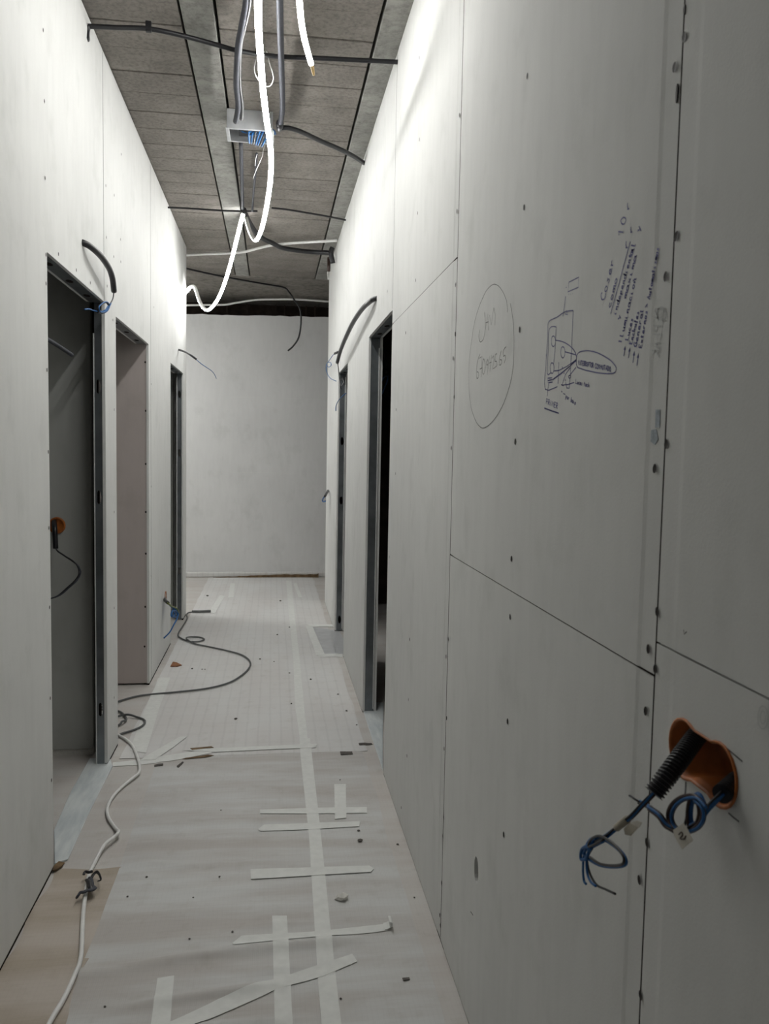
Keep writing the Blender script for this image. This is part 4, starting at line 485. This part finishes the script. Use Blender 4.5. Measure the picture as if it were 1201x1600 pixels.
d5 = struct(empty('door_5')); stud(d5, .505, .549, 6.247, .004, 1.973, [.09, 1.014, 1.467]); box('steel_edge', 'steel_lip_lit', d5, .5425, .549, 6.237, 6.243, .02, 1.95)
track(d5, .505, .549, 5.475, 6.24, 1.974)
# ------------------------------------------------------------ end wall, back wall, partitions and rooms behind
we = struct(empty('wall_back'))
Zt = 2.81; top = [(-3.4, Zt-.03)]
xx = -3.3
while xx < 1.9:
    top.append((xx, Zt+(-.008+.018*(xx+.9))+random.uniform(-.004, .005))); xx += random.uniform(.03, .09)
poly = [(-3.4, .03)]+[(1.9, .03)]+list(reversed(top))
n_ = len(poly); v_ = [(a, 9.0, c) for a, c in poly]+[(a, 9.06, c) for a, c in poly]
link('plastered_face', fixn(mesh(v_, [tuple(range(n_)), tuple(range(2*n_-1, n_-1, -1))]+[(i, (i+1) % n_, n_+(i+1) % n_, n_+i) for i in range(n_)])), 'end_plaster', we)
# a shallow boxed panel line on the end wall
for a, b_, c, e in ((-.445, -.442, 1.14, 1.945), (-.445, .9, 1.134, 1.137), (-.445, .9, 1.945, 1.948)): box('filler_joint', 'board_paper', we, a, b_, 8.9988, 9.001, c, e)
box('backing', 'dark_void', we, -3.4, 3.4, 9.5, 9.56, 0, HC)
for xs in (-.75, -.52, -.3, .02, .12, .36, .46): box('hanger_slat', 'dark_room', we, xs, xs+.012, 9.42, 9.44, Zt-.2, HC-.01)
wf = struct(box('wall_front', 'board_paper', None, -3.4, 3.4, -1.52, -1.46, 0, HC))
pl = struct(empty('wall_partition_left'))
box('partition_face', 'board_green', pl, -3.3, -.792, 3.76, 3.86, .03, HC-.01); box('sole_strip', 'plaster_crumb', pl, -3.3, -.792, 3.764, 3.856, 0, .028)
box('partition_face', 'board_pink', pl, -3.3, XL-.0135, 4.868, 4.88, .012, HC-.01); box('partition_face', 'board_paper', pl, -3.3, -.78, 4.95, 4.963, .004, HC-.01)
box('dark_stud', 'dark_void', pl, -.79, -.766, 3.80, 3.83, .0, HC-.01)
box('partition_face', 'board_green', pl, -3.3, -.80, 6.86, 6.94, .004, HC-.01)
for x, z in D['screws_P']:
    o = link('screw', smR, 'screw_dark', pl); o.location = (x-.004, 4.8676, z); o.rotation_euler = (0, 0, math.pi/2)
pr = struct(empty('wall_partition_right'))
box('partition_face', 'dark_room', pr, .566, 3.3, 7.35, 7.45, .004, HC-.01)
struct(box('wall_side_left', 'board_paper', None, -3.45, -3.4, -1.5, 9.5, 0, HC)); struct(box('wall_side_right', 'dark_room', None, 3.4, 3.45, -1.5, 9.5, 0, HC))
# brown gap strip and folded covering at the foot of the end wall
bs = struct(empty('baseboard_back'))
o = box('folded_covering', 'fleece_far', bs, -3.0, 1.6, 8.93, 8.998, .001, .055); bev(o, .012, 3)
P = []; random.seed(3); xs = -.62
while xs < .50: P.append((xs, .004+.030*min(1, max(0, (xs+.62)/.75))+random.uniform(-.003, .003))); xs += .04
P.append((.515, .046)); poly = [(-.62, .001), (.515, .001)]+list(reversed(P)); n_ = len(poly)
v_ = [(a, 8.905, c) for a, c in poly]+[(a, 8.927, c) for a, c in poly]
tag(link('brown_strip', fixn(mesh(v_, [tuple(range(n_)), tuple(range(2*n_-1, n_-1, -1))]+[(i, (i+1) % n_, n_+(i+1) % n_, n_+i) for i in range(n_)])), 'cardboard_brown'), 'ragged brown cardboard strip lying along the foot of the end wall', 'cardboard')
# ------------------------------------------------------------ floor coverings
SHEETS = []
def floor_h(x, y): return max([0]+[h(x, y) for b_, h in SHEETS if b_[0] <= x <= b_[1] and b_[2] <= y <= b_[3]])
def sheet(name, x0, x1, y0, y1, z, mat, nx, ny, ridges, seed, edge=.01):
    V = []; F = []
    def hf(x, y):
        h = 0
        for yr, sl, am, w, xa, xb in ridges:
            d = (y-yr-sl*x-.02*noise.noise((x*2.5, yr*7, seed)))/w
            if abs(d) < 4:
                e = max(0, min(1, (x-xa)/.12))*max(0, min(1, (xb-x)/.12)); h += am*e*math.exp(-d*d)*(.6+.4*noise.noise((x*4, yr*3, 1)))
        return z+max(0, h+.0010*(1+noise.noise((x*3, y*9, seed))))
    SHEETS.append(((x0, x1, y0, y1), hf))
    for j in range(ny+1):
        y = y0+(y1-y0)*j/ny
        for i in range(nx+1):
            x = x0+(x1-x0)*i/nx; xe = x+(edge*noise.noise((x*3, y*4, seed)) if i in (0, nx) else 0); ye = y+(edge*noise.noise((x*5, y*3, seed+4)) if j in (0, ny) else 0)
            V.append((xe, ye, hf(x, y)))
    for j in range(ny):
        for i in range(nx): a = j*(nx+1)+i; F.append((a, a+1, a+nx+2, a+nx+1))
    me = mesh(V, F); o = link(name, me, mat, None, True); k = o.modifiers.new('s', 'SOLIDIFY'); k.thickness = .0006; k.offset = -1; o.modifiers.new('e', 'EDGE_SPLIT').split_angle = 1.0
    return o
random.seed(11)
rid = [(a, s_, am*2.0, w, xa, xb) for a, s_, am, w, xa, xb in [(2.69, -.10, .007, .022, -.49, .10), (2.76, -.08, .004, .03, -.49, .12), (2.21, .10, .010, .025, -.6, .30), (2.05, .10, .008, .02, -.4, .1), (3.33, .02, .005, .02, -.5, .14), (3.02, .0, .006, .025, -.49, .12), (2.88, .02, .004, .02, -.49, .1), (2.42, .04, .005, .03, -.4, .1), (1.92, .05, .007, .02, -.49, .15), (3.5, .03, .003, .02, -.49, .14), (2.33, .06, .005, .018, -.1, .14), (2.12, .08, .006, .018, -.05, .14), (2.55, .0, .004, .02, -.3, .4)]]
for i in range(14): rid.append((random.uniform(1.1, 3.7), random.uniform(-.1, .1), random.uniform(.0015, .003), random.uniform(.012, .03), -.49, random.choice((.12, .42))))
tag(sheet('floor_sheet', -.492, .430, 1.0, 3.75, .0015, 'fleece_near', 40, 380, rid, 2), 'wrinkled grey fleece sheet taped over the near corridor floor', 'floor sheet')
rid = [(random.uniform(3.9, 8.6), random.uniform(-.03, .03), random.uniform(.0006, .0016), random.uniform(.02, .05), -.7, .46) for i in range(16)]
tag(sheet('floor_sheet', -.665, .452, 3.70, 8.90, .002, 'fleece_far', 26, 200, rid, 5), 'pale grid-lined fleece sheet covering the far corridor floor', 'floor sheet')
rid = [(2.24, .1, .008, .025, -.7, -.4), (2.02, .08, .006, .025, -.7, -.4), (2.7, -.1, .003, .02, -.7, -.4)]
tag(sheet('floor_sheet', -.700, -.488, .9, 2.72, .0008, 'beige_cover', 10, 160, rid, 9, .05), 'beige paper floor cover showing beside the near left wall', 'floor sheet')
def drape(name, poly, z_off, mat, th=.0005):
    """thin strip laid over the sheets, following their wrinkles"""
    bm = bmesh.new(); f = bm.faces.new([bm.verts.new((a, b_, 0)) for a, b_ in poly]); bmesh.ops.triangulate(bm, faces=[f])
    for _ in range(7):
        es = [e for e in bm.edges if e.calc_length() > .022]
        if not es: break
        bmesh.ops.subdivide_edges(bm, edges=es, cuts=1, use_grid_fill=False); bmesh.ops.triangulate(bm, faces=bm.faces[:])
    for v in bm.verts: v.co.z = floor_h(v.co.x, v.co.y)+z_off
    for f in bm.faces:
        if f.normal.z < 0: f.normal_flip()
    bmesh.ops.recalc_face_normals(bm, faces=bm.faces)
    if sum(f.normal.z for f in bm.faces) < 0: bmesh.ops.reverse_faces(bm, faces=bm.faces)
    me = bpy.data.meshes.new('m'); bm.to_mesh(me); bm.free(); o = link(name, me, mat, None, True)
    k = o.modifiers.new('s', 'SOLIDIFY'); k.thickness = th; k.offset = 1; o.modifiers.new('e', 'EDGE_SPLIT').split_angle = 1.0; return o
def flat(name, poly, z0, z1, mat):
    if sum(a[0]*b_[1]-b_[0]*a[1] for a, b_ in zip(poly, poly[1:]+poly[:1])) < 0: poly = poly[::-1]
    return link(name, plate_z(poly, z0, z1), mat)
TL = {'long_far': 'long narrow masking tape strip running down the far fleece sheet', 'long_near': 'longest wide masking tape strip running down the near fleece sheet',
 'cross_1': 'thin cross tape strip passing under the short upright tape piece', 'cross_2': 'cross tape strip just nearer than the short upright tape piece', 'short_vert': 'short stubby tape piece lying lengthwise right of the long tape strip',
 'cross_3': 'straight cross tape strip beyond the white plaster crumb', 'cross_4': 'cross tape strip with curled right end nearer than the white crumb', 'short_long': 'wide lengthwise tape strip left of the long strip at the picture bottom',
 'diagonal': 'slanting tape strip crossing the two lengthwise strips at the picture bottom', 'bottom_left': 'isolated short tape piece near the white cable at the picture bottom',
 'mid_cross': 'thin cross tape strip where the near and far sheets meet', 'mid_diag': 'diagonal torn tape strip beside the first left doorway', 'mid_left': 'ragged tape strip reaching the left pillar between two doorways',
 'left_long': 'lengthwise tape strip in front of the second left opening', 'far_left_a': 'farthest short tape strip left of centre near the end wall', 'far_left_b': 'faint slanting tape strip beside the far left doorway',
 'right_side': 'lengthwise tape strip edging the grey patch at the far right doorway', 'right_top': 'far cross tape strip along the grey patch at the right doorway', 'right_bottom': 'near cross tape strip along the grey patch at the right doorway', 'far_right': 'faint short tape strip near the end wall right of centre'}
for i, (k, poly) in enumerate(D['tapes'].items()):
    tag(drape('tape_strip', list(poly), .0016+.0003*(i % 6), 'masking_tape'), TL[k], 'tape', 'masking tape strips on the floor sheets')
c = D['curl']; cx, cy = c[0]; V = []; F = []
for i in range(9):
    a = i/8*3.6; V += [(cx+.0+.014*math.sin(a)+.02*i/8, cy-.012, .006+.011*(1-math.cos(a))), (cx+.014*math.sin(a)+.02*i/8, cy+.022, .006+.011*(1-math.cos(a)))]
    if i: q = len(V); F.append((q-4, q-3, q-1, q-2))
o = link('tape_curl', mesh(V, F), 'masking_tape'); k = o.modifiers.new('s', 'SOLIDIFY'); k.thickness = .0008
tag(o, 'curled scrap of masking tape lifting off the floor by the right wall', 'tape')
tag(drape('floor_patch', list(D['patch']), .0004, 'patch_film'), 'small grey film patch taped in front of the far right doorway', 'floor patch')
def film(poly, z, lab):
    o = flat('threshold_film', list(poly), .0006, z, 'milky_film'); tag(o, lab, 'plastic film'); bev(o, .002, 1); return o
film(D['thresh1'], .0075, 'milky plastic film strip taped along the first left doorway threshold')
film(D['thresh2'], .0065, 'milky plastic film strip along the nearest right doorway threshold')
# ------------------------------------------------------------ LED strips
def sag(a, b_, s, n, skip=0):
    out = []
    for i in range(skip, n+1):
        t = i/n; out.append(tuple(a[k]+(b_[k]-a[k])*t-(4*s*t*(1-t) if k == 2 else 0) for k in range(3)))
    return out
LA0, LA1 = 14, 166                     # the rope gives light from its lower side only
pts = [(-.05, 2.02, 2.95), (-.057, 2.35, 2.925), (-.058, 2.65, 2.95)]+list(D['led_main'])+[(-.84, 7.04, 2.70), (-1.2, 7.2, 2.55), (-1.7, 7.4, 2.72), (-2.2, 7.5, 2.45), (-2.8, 7.6, 2.75), (-2.9, 8.0, 2.5), (-2.6, 8.35, 2.7), (-2.0, 8.3, 2.5), (-1.5, 8.1, 2.7), (-1.25, 7.9, 2.6)]  # lengths past the corner are unseen; extra loops added to brighten the end wall
ls = empty('led_strip_light', (0, 3.5, 0)); P_ = [(x, y-3.5, z) for x, y, z in pts]
arc_tube('lit_face', P_, .0130, 'led_glow', ls, LA0, LA1); arc_tube('housing', P_, .0122, 'white_plastic', ls, LA1+1, 359+LA0)
tube('cable_loop', [(x, y-3.5, z) for x, y, z in D['loop']], .0018, 'white_plastic', ls)
tag(ls, 'long glowing white LED rope hanging in loops from the ceiling conduits', 'LED strip')
e_ = [(.045, 2.15, 2.90)]+list(D['led_end'][:-2])
l2 = empty('led_strip_light', (0, 3, 0)); e2_ = [(x, y-3, z) for x, y, z in e_]; arc_tube('lit_face', e2_, .0105, 'led_glow_end', l2, LA0, LA1); arc_tube('housing', e2_, .0098, 'white_plastic', l2, LA1+1, 359+LA0)
tube('end_cap', [(a, b_-3, c) for a, b_, c in D['led_end'][-3:]], .0098, 'amber_plastic', l2, 10, 4, lambda i, n: 1-.6*i/n)
tag(l2, 'shorter glowing LED rope with a loose amber-tipped end near the ceiling', 'LED strip')
# ------------------------------------------------------------ ceiling conduits and cables
def cable(name, key, r, mat, label, cat='cable', group=None, k=5, seg=8, pts=None):
    return tag(tube(name, pts or D[key], r, mat, None, seg, k), label, cat, group)
o = cable('conduit', 'ceil_black_near', .0095, 'black_plastic', 'thin black conduit crossing the nearest part of the ceiling from wall to wall', 'conduit')
x, y, z = D['ceil_black_near'][2]; q = bev(box('clip', 'black_plastic', o, x-.011, x+.011, y-.008, y+.008, z-.013, HC-.018), .003)
x, y, z = D['ceil_black_near'][0]; tube('elbow', [(x, y, z), (x-.006, y, z-.02), (x-.004, y-.01, z-.055)], .011, 'black_plastic', o)
cable('conduit', 'ceil_black_mid_a', .0065, 'black_plastic', 'thin black conduit stub from the left wall to the second rope hook', 'conduit')
cable('conduit', 'ceil_black_mid_b', .0065, 'black_plastic', 'thin black conduit from the second rope hook to the right wall', 'conduit')
cable('conduit', 'long_a', .0125, 'grey_plastic', 'glossy dark grey conduit running along the ceiling into the junction box', 'conduit')
cable('conduit', 'long_b', .009, 'black_plastic', 'thinner black conduit twisted beside the glossy grey one at the ceiling', 'conduit')
cable('conduit', 'long_c', .011, 'grey_plastic', 'grey conduit leaving the far side of the ceiling junction box', 'conduit')
cable('conduit', 'long_d', .007, 'grey_plastic', 'thin grey conduit beyond the junction box right of the thicker one', 'conduit')
o = cable('conduit', 'right_long', .0125, 'grey_plastic', 'straight grey conduit right of the hanging rope light', 'conduit')
x, y, z = D['right_long'][-1]; tube('coupling', [(x, y-.03, z), (x, y+.03, z)], .018, 'black_plastic', o, 12)
cable('conduit', 'right_diag', .012, 'black_plastic', 'black conduit slanting from the coupling to the right wall top', 'conduit')
cable('conduit', 'white_cross', .0105, 'white_plastic', 'white conduit crossing the ceiling near the ends of the walls', 'conduit')
o = cable('conduit', 'dark_thick', .0185, 'black_plastic', 'thick dark conduit sweeping below the white one to the right wall', 'conduit')
x, y, z = D['dark_thick'][-1]; tube('bracket', [(x+.005, y, z+.04), (x-.005, y, z), (x+.01, y, z-.08)], .02, 'black_plastic', o, 10)
cable('conduit', 'stub_hang', .014, 'brown_wire', 'short brown conduit stub hanging beside the right wall corner', 'conduit')
cable('cable', 'stub_white', .007, 'white_plastic', 'short white cable end below the brown conduit stub')
cable('cable', 'far_thin', .0085, 'black_plastic', 'black cable dangling in front of the end wall from the ceiling', 'cable')
cable('conduit', 'far_white', .0105, 'white_plastic', 'pale conduit bowed along the dark gap above the end wall', 'conduit')
cable('wire', 'thin1', .0013, 'white_plastic', 'longer thin white wire dangling by the junction box', 'wire'); cable('wire', 'thin2', .0013, 'white_plastic', 'shorter thin white wire end dangling by the junction box', 'wire')
# junction box: open tray of translucent plastic, hanging below the ceiling
jb = empty('junction_box', (-.118, 4.205, 2.93)); J = lambda nm, a, b_, c, d_, e, f: bev(box(nm, 'translucent_box', jb, a, b_, c, d_, e, f), .002)
J('side', -.112, .108, -.085, -.080, 0, .085); J('side', -.112, .108, .080, .085, 0, .085); J('side', -.112, -.107, -.08, .08, 0, .085); J('side', .103, .108, -.08, .08, 0, .085); J('base', -.112, .108, -.085, .085, .085, .09)
J('rim', -.117, -.100, -.09, .09, -.004, .0); J('rim', .096, .113, -.09, .09, -.004, 0); J('rim', -.10, .096, -.09, -.075, -.004, 0); J('rim', -.10, .096, .075, .09, -.004, 0)
bev(box('dark_filler', 'black_plastic', jb, -.06, -.01, -.03, .05, .012, .05), .004)  # added dark block so the inside of the box reads dark
tag(jb, 'open translucent junction box full of blue wires under the ceiling', 'junction box')
for i in range(7):
    a = i*1.1; c_ = (-.10+.018*i, 4.12+.02*math.sin(a*2), 2.935)
    pts = [(c_[0]-.03, c_[1]-.02, 2.96), (c_[0], c_[1]+.03*math.sin(a), 2.925+.006*i), (c_[0]+.05, c_[1]+.03, 2.94), (c_[0]+.03, c_[1]-.04, 2.91+.004*i), (-.07+.010*i, 4.19+.006*i, 2.90)]
    tube('wire', [(p[0]+.062, p[1]-4.135, p[2]-2.915) for p in pts], .0042, 'blue_wire' if i not in (2, 5) else 'black_wire', jb, 6, 4)
# ------------------------------------------------------------ conduits out of the walls
def grp(name, loc, label, cat): return tag(empty(name, loc), label, cat)
def sub(parent, name, pts, r, mat, seg=8, k=5, rf=None):
    L_ = parent.location; return tube(name, [(p[0]-L_[0], p[1]-L_[1], p[2]-L_[2]) for p in pts], r, mat, parent, seg, k, rf)
g = grp('wall_conduit', D['arcL'][0], 'thick black conduit arching down from the left wall above the first doorway', 'conduit')
sub(g, 'conduit', D['arcL'], .012, 'black_plastic', 12); sub(g, 'wire', D['arcL_wire'], .0026, 'black_wire', 6); sub(g, 'wire', [(a+.004, b_, c+.003) for a, b_, c in D['arcL_wire'][2:]], .0024, 'blue_wire', 6); sub(g, 'wire', D['arcL_wire2'], .0028, 'blue_wire', 6)
g = grp('wall_conduit', D['arcR'][0], 'long black conduit arching from the right wall above two doorways', 'conduit')
sub(g, 'conduit', D['arcR'], .0125, 'black_plastic', 12); sub(g, 'wire', D['arcR_wire'], .0032, 'black_wire', 6); sub(g, 'wire', D['arcR_wire2'], .003, 'blue_wire', 6)
g = grp('wall_conduit', D['smallR'][0], 'small conduit stub with a looping blue wire on the right wall', 'conduit')
sub(g, 'conduit', D['smallR'], .009, 'black_plastic'); sub(g, 'wire', D['smallR_wire'], .0028, 'blue_wire', 6)
g = grp('wall_conduit', D['lowR'][0], 'small black conduit end with blue wires low on the right wall', 'conduit')
sub(g, 'conduit', D['lowR'], .010, 'black_plastic'); sub(g, 'wire', D['lowR_wire'], .006, 'blue_wire', 6)
g = grp('wall_conduit', D['smallL'][0], 'thin black conduit sticking out above the far left doorway', 'conduit')
sub(g, 'conduit', D['smallL'], .0075, 'black_plastic'); sub(g, 'wire', D['smallL_wire'], .0026, 'blue_wire', 6)
g = grp('wall_socket_wires', D['lowL'][0], 'orange socket box with conduit and coloured wires low on the left wall', 'socket box')
y, z = D['lowL_edge'][0][1], D['lowL_edge'][0][2]; cy, cz = 5.60, .395
V = []; F = []
for i in range(24):
    a = 2*math.pi*i/24
    for r, x in ((.026, -.012), (.034, .0), (.036, .003), (.030, .003)): V.append((x, r*math.cos(a), r*math.sin(a)))
for i in range(24):
    for j in range(3): a = i*4+j; b_ = ((i+1) % 24)*4+j; F.append((a, b_, b_+1, a+1))
rim_me = mesh(V, F); o = link('box_rim', rim_me, 'orange_plastic', g, True); o.location = (XL-g.location.x+.001, cy-g.location.y, cz-g.location.z)
sub(g, 'conduit', D['lowL'], .011, 'black_plastic', 10); sub(g, 'wire', D['lowL_wy'], .005, 'green_wire', 6); sub(g, 'wire', D['lowL_wb'], .0045, 'blue_wire', 6); sub(g, 'wire', D['lowL_wc'], .0065, 'blue_wire', 6)
# room behind the first left doorway
bx = D['roomL_box']; g = grp('wall_socket_box', bx, 'round orange socket box with black conduit inside the first left doorway', 'socket box')
V = []; F = []
for i in range(28):
    a = 2*math.pi*i/28
    for r, yy in ((.0, .0), (.026, -.001), (.031, -.008), (.036, -.006), (.037, .0)): V.append((r*math.cos(a), yy, r*math.sin(a)))
for i in range(28):
    for j in range(4): a = i*5+j; b_ = ((i+1) % 28)*5+j; F.append((a, b_, b_+1, a+1))
link('box_cup', fixn(mesh(V, F)), 'orange_plastic', g, True)
sub(g, 'conduit', D['roomL_cond'], .011, 'black_plastic', 10); sub(g, 'wire', D['roomL_wire'], .0035, 'grey_plastic', 6); sub(g, 'wire', D['roomL_wire2'], .003, 'black_wire', 6)
o = cable('conduit', 'roomL_pipe', .008, 'grey_plastic', 'grey conduit poking across the dark room behind the first left doorway', 'conduit')
g = grp('hanging_wires', D['inR_cond'][0], 'blue wire loop on a conduit inside the nearest right doorway', 'wire')
sub(g, 'conduit', D['inR_cond'], .012, 'black_plastic'); sub(g, 'wire', D['inR_wire'], .004, 'blue_wire', 6)
# ------------------------------------------------------------ near double box with corrugated conduits
C0 = (XR, .8555, 1.0525); g = grp('electrical_box', C0, 'orange double-gang electrical box set into the near right wall', 'electrical box')
O = lobes(0, 0, .0385, .0365, 48); Q1 = lobes(0, 0, .0385, .0342, 48); Q2 = lobes(0, 0, .0385, .0325, 48); ringsp = [(O, -.0002), (O, -.0022), (Q1, -.0026), (Q2, 0), (Q2, .056)]
V = []; F = []
for ringp, x in ringsp: V += [(x, a, c) for a, c in ringp]
for j in range(len(ringsp)-1):
    for i in range(48): k2 = (i+1) % 48; F.append((j*48+i, j*48+k2, (j+1)*48+k2, (j+1)*48+i))
F.append(tuple(range(4*48, 5*48)))
o = link('box_cup', fixn(mesh(V, F)), 'orange_plastic', g, True)
g1 = grp('corrugated_conduit', D['c1'][0], 'longer black corrugated conduit with knotted blue wires leaving the orange box', 'conduit')
def off(pts, o_): return [(p[0]-o_.location[0], p[1]-o_.location[1], p[2]-o_.location[2]) for p in pts]
corrugated('conduit', off(D['c1'], g1), .0118, .0042, 'black_plastic', g1)
def bundle(parent, pts, n, r, rad, mats):
    for i in range(n):
        a = 2*math.pi*i/n; sub(parent, 'wire', [(p[0]+rad*math.cos(a+j*.35), p[1], p[2]+rad*math.sin(a+j*.35)) for j, p in enumerate(pts)], r, mats[i % len(mats)], 8, 6)
bundle(g1, D['c1_bundle'], 4, .0016, .0019, ('blue_wire', 'black_wire', 'blue_wire', 'brown_wire'))
sub(g1, 'wire', D['knot1'], .0016, 'blue_wire', 8, 5); sub(g1, 'wire', D['knot2'], .0016, 'blue_wire', 8, 5); sub(g1, 'wire', D['knot3'], .0016, 'black_wire', 8, 5)
sub(g1, 'wire', D['tail1'], .0016, 'blue_wire'); sub(g1, 'wire', D['tail2'], .0016, 'blue_wire'); sub(g1, 'wire', D['tail3'], .0015, 'black_wire'); sub(g1, 'wire', D['wrap'], .0021, 'blue_wire')
sub(g1, 'tape_sleeve', D['sleeve'], .0044, 'beige_sleeve', 10)
def flag(parent, name, pts, mat, t=.0007):
    P = [Vector(p)-Vector(parent.location) for p in pts]; n = len(P); nn = (P[1]-P[0]).cross(P[2]-P[0]).normalized()*t; F = [tuple(range(n)), tuple(range(2*n-1, n-1, -1))]+[(i, (i+1) % n, n+(i+1) % n, n+i) for i in range(n)]
    return link(name, fixn(mesh([tuple(p) for p in P]+[tuple(p+nn) for p in P], F)), mat, parent)
flag(g1, 'tape_flag', D['tag1'], 'beige_sleeve'); flag(g1, 'tape_flag', D['tag1b'], 'tag_paper')
g2 = grp('corrugated_conduit', D['c2'][0], 'shorter black corrugated conduit with a coiled blue wire bundle and tag', 'conduit')
corrugated('conduit', off(D['c2'], g2), .0105, .0042, 'black_plastic', g2)
bundle(g2, D['c2_bundle'], 4, .0016, .0024, ('blue_wire', 'black_wire', 'brown_wire', 'blue_wire'))
for k_, m_ in (('coil1', 'blue_wire'), ('coil2', 'blue_wire'), ('coil3', 'brown_wire'), ('coil4', 'black_wire'), ('coil5', 'black_wire'), ('coil6', 'blue_wire')): sub(g2, 'wire', D[k_], .0017, m_)
sub(g2, 'wire', [(a+.002, b_, c+.001) for a, b_, c in D['coil1']], .0017, 'blue_wire'); sub(g2, 'wire', [(a-.003, b_, c+.002) for a, b_, c in D['coil4']], .0017, 'brown_wire')
bundle(g2, D['stem'], 4, .0017, .0023, ('black_wire', 'blue_wire', 'brown_wire', 'black_wire')); bundle(g2, D['stem_t'], 2, .0016, .0014, ('blue_wire', 'black_wire')); sub(g2, 'wire', D['stem_e'], .0014, 'black_wire', 8, 3)
sub(g2, 'wire', D['cross_w'], .0013, 'black_wire'); sub(g2, 'wire', D['drop_w'], .001, 'black_wire')
o = flag(g2, 'paper_tag', D['tag2'], 'tag_paper'); V_ = off(D['tag2m'], g2); tube('tag_mark', V_, .0007, 'brown_wire', o, 6)
# ------------------------------------------------------------ cables on the floor
def fpath(pts, r, dz=.003): return [(a, b_, floor_h(a, b_)+r+dz) for a, b_ in pts]
zc = []
gp = fpath(D['gray_cable'], .0055); gp = [(a, b_, c+(.010 if i in (16, 17, 39, 45) else 0)) for i, (a, b_, c) in enumerate(gp)]
gp += [(-.80, 3.93, .012), (-.86, 3.90, .012), (-.90, 3.96, .012)]
g = tag(empty('extension_cable', (D['gray_cable'][0][0], D['gray_cable'][0][1], 0)), 'grey extension cable looping across the floor from the left wall end', 'cable')
sub(g, 'cord', gp, .0055, 'grey_cable', 8, 6); sub(g, 'plug', fpath(D['plug'], .011), .011, 'grey_cable', 10)
g = tag(empty('extension_cable', (D['white_cable'][0][0], D['white_cable'][0][1], 0)), 'white cable winding along the floor past the first left doorway', 'cable')
wp = []
for i, (a, b_) in enumerate(D['white_cable']): wp.append((a, b_, floor_h(a, b_)+.0095+(.012 if i in (14, 15, 16) else .004 if 5 < i < 9 else 0)))
sub(g, 'cord', wp, .0064, 'white_plastic', 10, 6)
g = tag(empty('tape_tie', (D['tie'][0][0][0], D['tie'][0][0][1], 0)), 'torn black tape tied round the white floor cable', 'tape')
for i, s in enumerate(D['tie']):
    P = [(a, b_, (.026 if i == 0 else .014)+(.014*math.sin(j/len(s)*3.1) if i else .002*j)) for j, (a, b_) in enumerate(s)]
    L_ = g.location; tube('tape_end', [(a-L_[0], b_-L_[1], c) for a, b_, c in P], (.0045, .005, .009, .008)[i], 'black_plastic' if i != 2 else 'grey_plastic', g, 8, 4, None, .45)
# ------------------------------------------------------------ debris
def crumb_me(r, sd):
    bm = bmesh.new(); bmesh.ops.create_icosphere(bm, subdivisions=1, radius=r)
    for v in bm.verts: v.co *= .65+.6*abs(noise.noise(v.co*(1.3/r)+Vector((sd, sd, sd)))); v.co.z *= .55
    me = bpy.data.meshes.new('crumb'); bm.to_mesh(me); bm.free(); return me
for i, (a, b_, s) in enumerate(D['crumbs']):
    r = max(.004, s/1280*math.hypot(b_, 1.4)*.55); o = link('rubble_crumb', crumb_me(r, i*3.7), 'rubble_dark'); o.location = (a, b_, floor_h(a, b_)+.0005+r*.3)
    if i == 0: tag(o, 'largest dark crumb of rubble right of the long tape strip', 'rubble')
    elif i == 1: tag(o, 'dark crumb just beyond the largest one beside the cross tapes', 'rubble')
    else: tag(o, 'tiny dark speck of rubble scattered on the floor sheets', 'rubble', 'specks of rubble on the floor')
FLAB = ['dark flake on the sheet before the nearest right doorway', 'thin dark flake by the nearest right doorway threshold film', 'dark flake on the bare sheet by the near right wall foot', 'dark flake on the ragged tape left of the white cable bend', 'thin upright splinter stuck on the ragged mid-floor tape', 'farther brown scrape beside the mid-floor tape', 'nearer brown scrape beside the mid-floor tape']
for i, q in enumerate(D['darkflakes']): tag(drape('debris_flake', list(q), .0022, 'rubble_dark' if i < 5 else 'cardboard_brown', .0015), FLAB[i], 'debris')
a, b_ = D['whitecrumb']; o = link('plaster_crumb', crumb_me(.026, 5.5), 'plaster_crumb'); o.location = (a, b_, floor_h(a, b_)+.008); tag(o, 'broken white plaster crumb right of the long tape strip', 'plaster')
tag(drape('leaf_scrap', list(D['leaf']), .002, 'leaf_brown', .004), 'rust-brown scrap lying by the left wall beyond the second opening', 'debris')
tag(drape('cardboard_scrap', list(D['brown_bit']), .006, 'cardboard_brown', .004), 'brown scrap at the corner of the near left wall', 'debris')
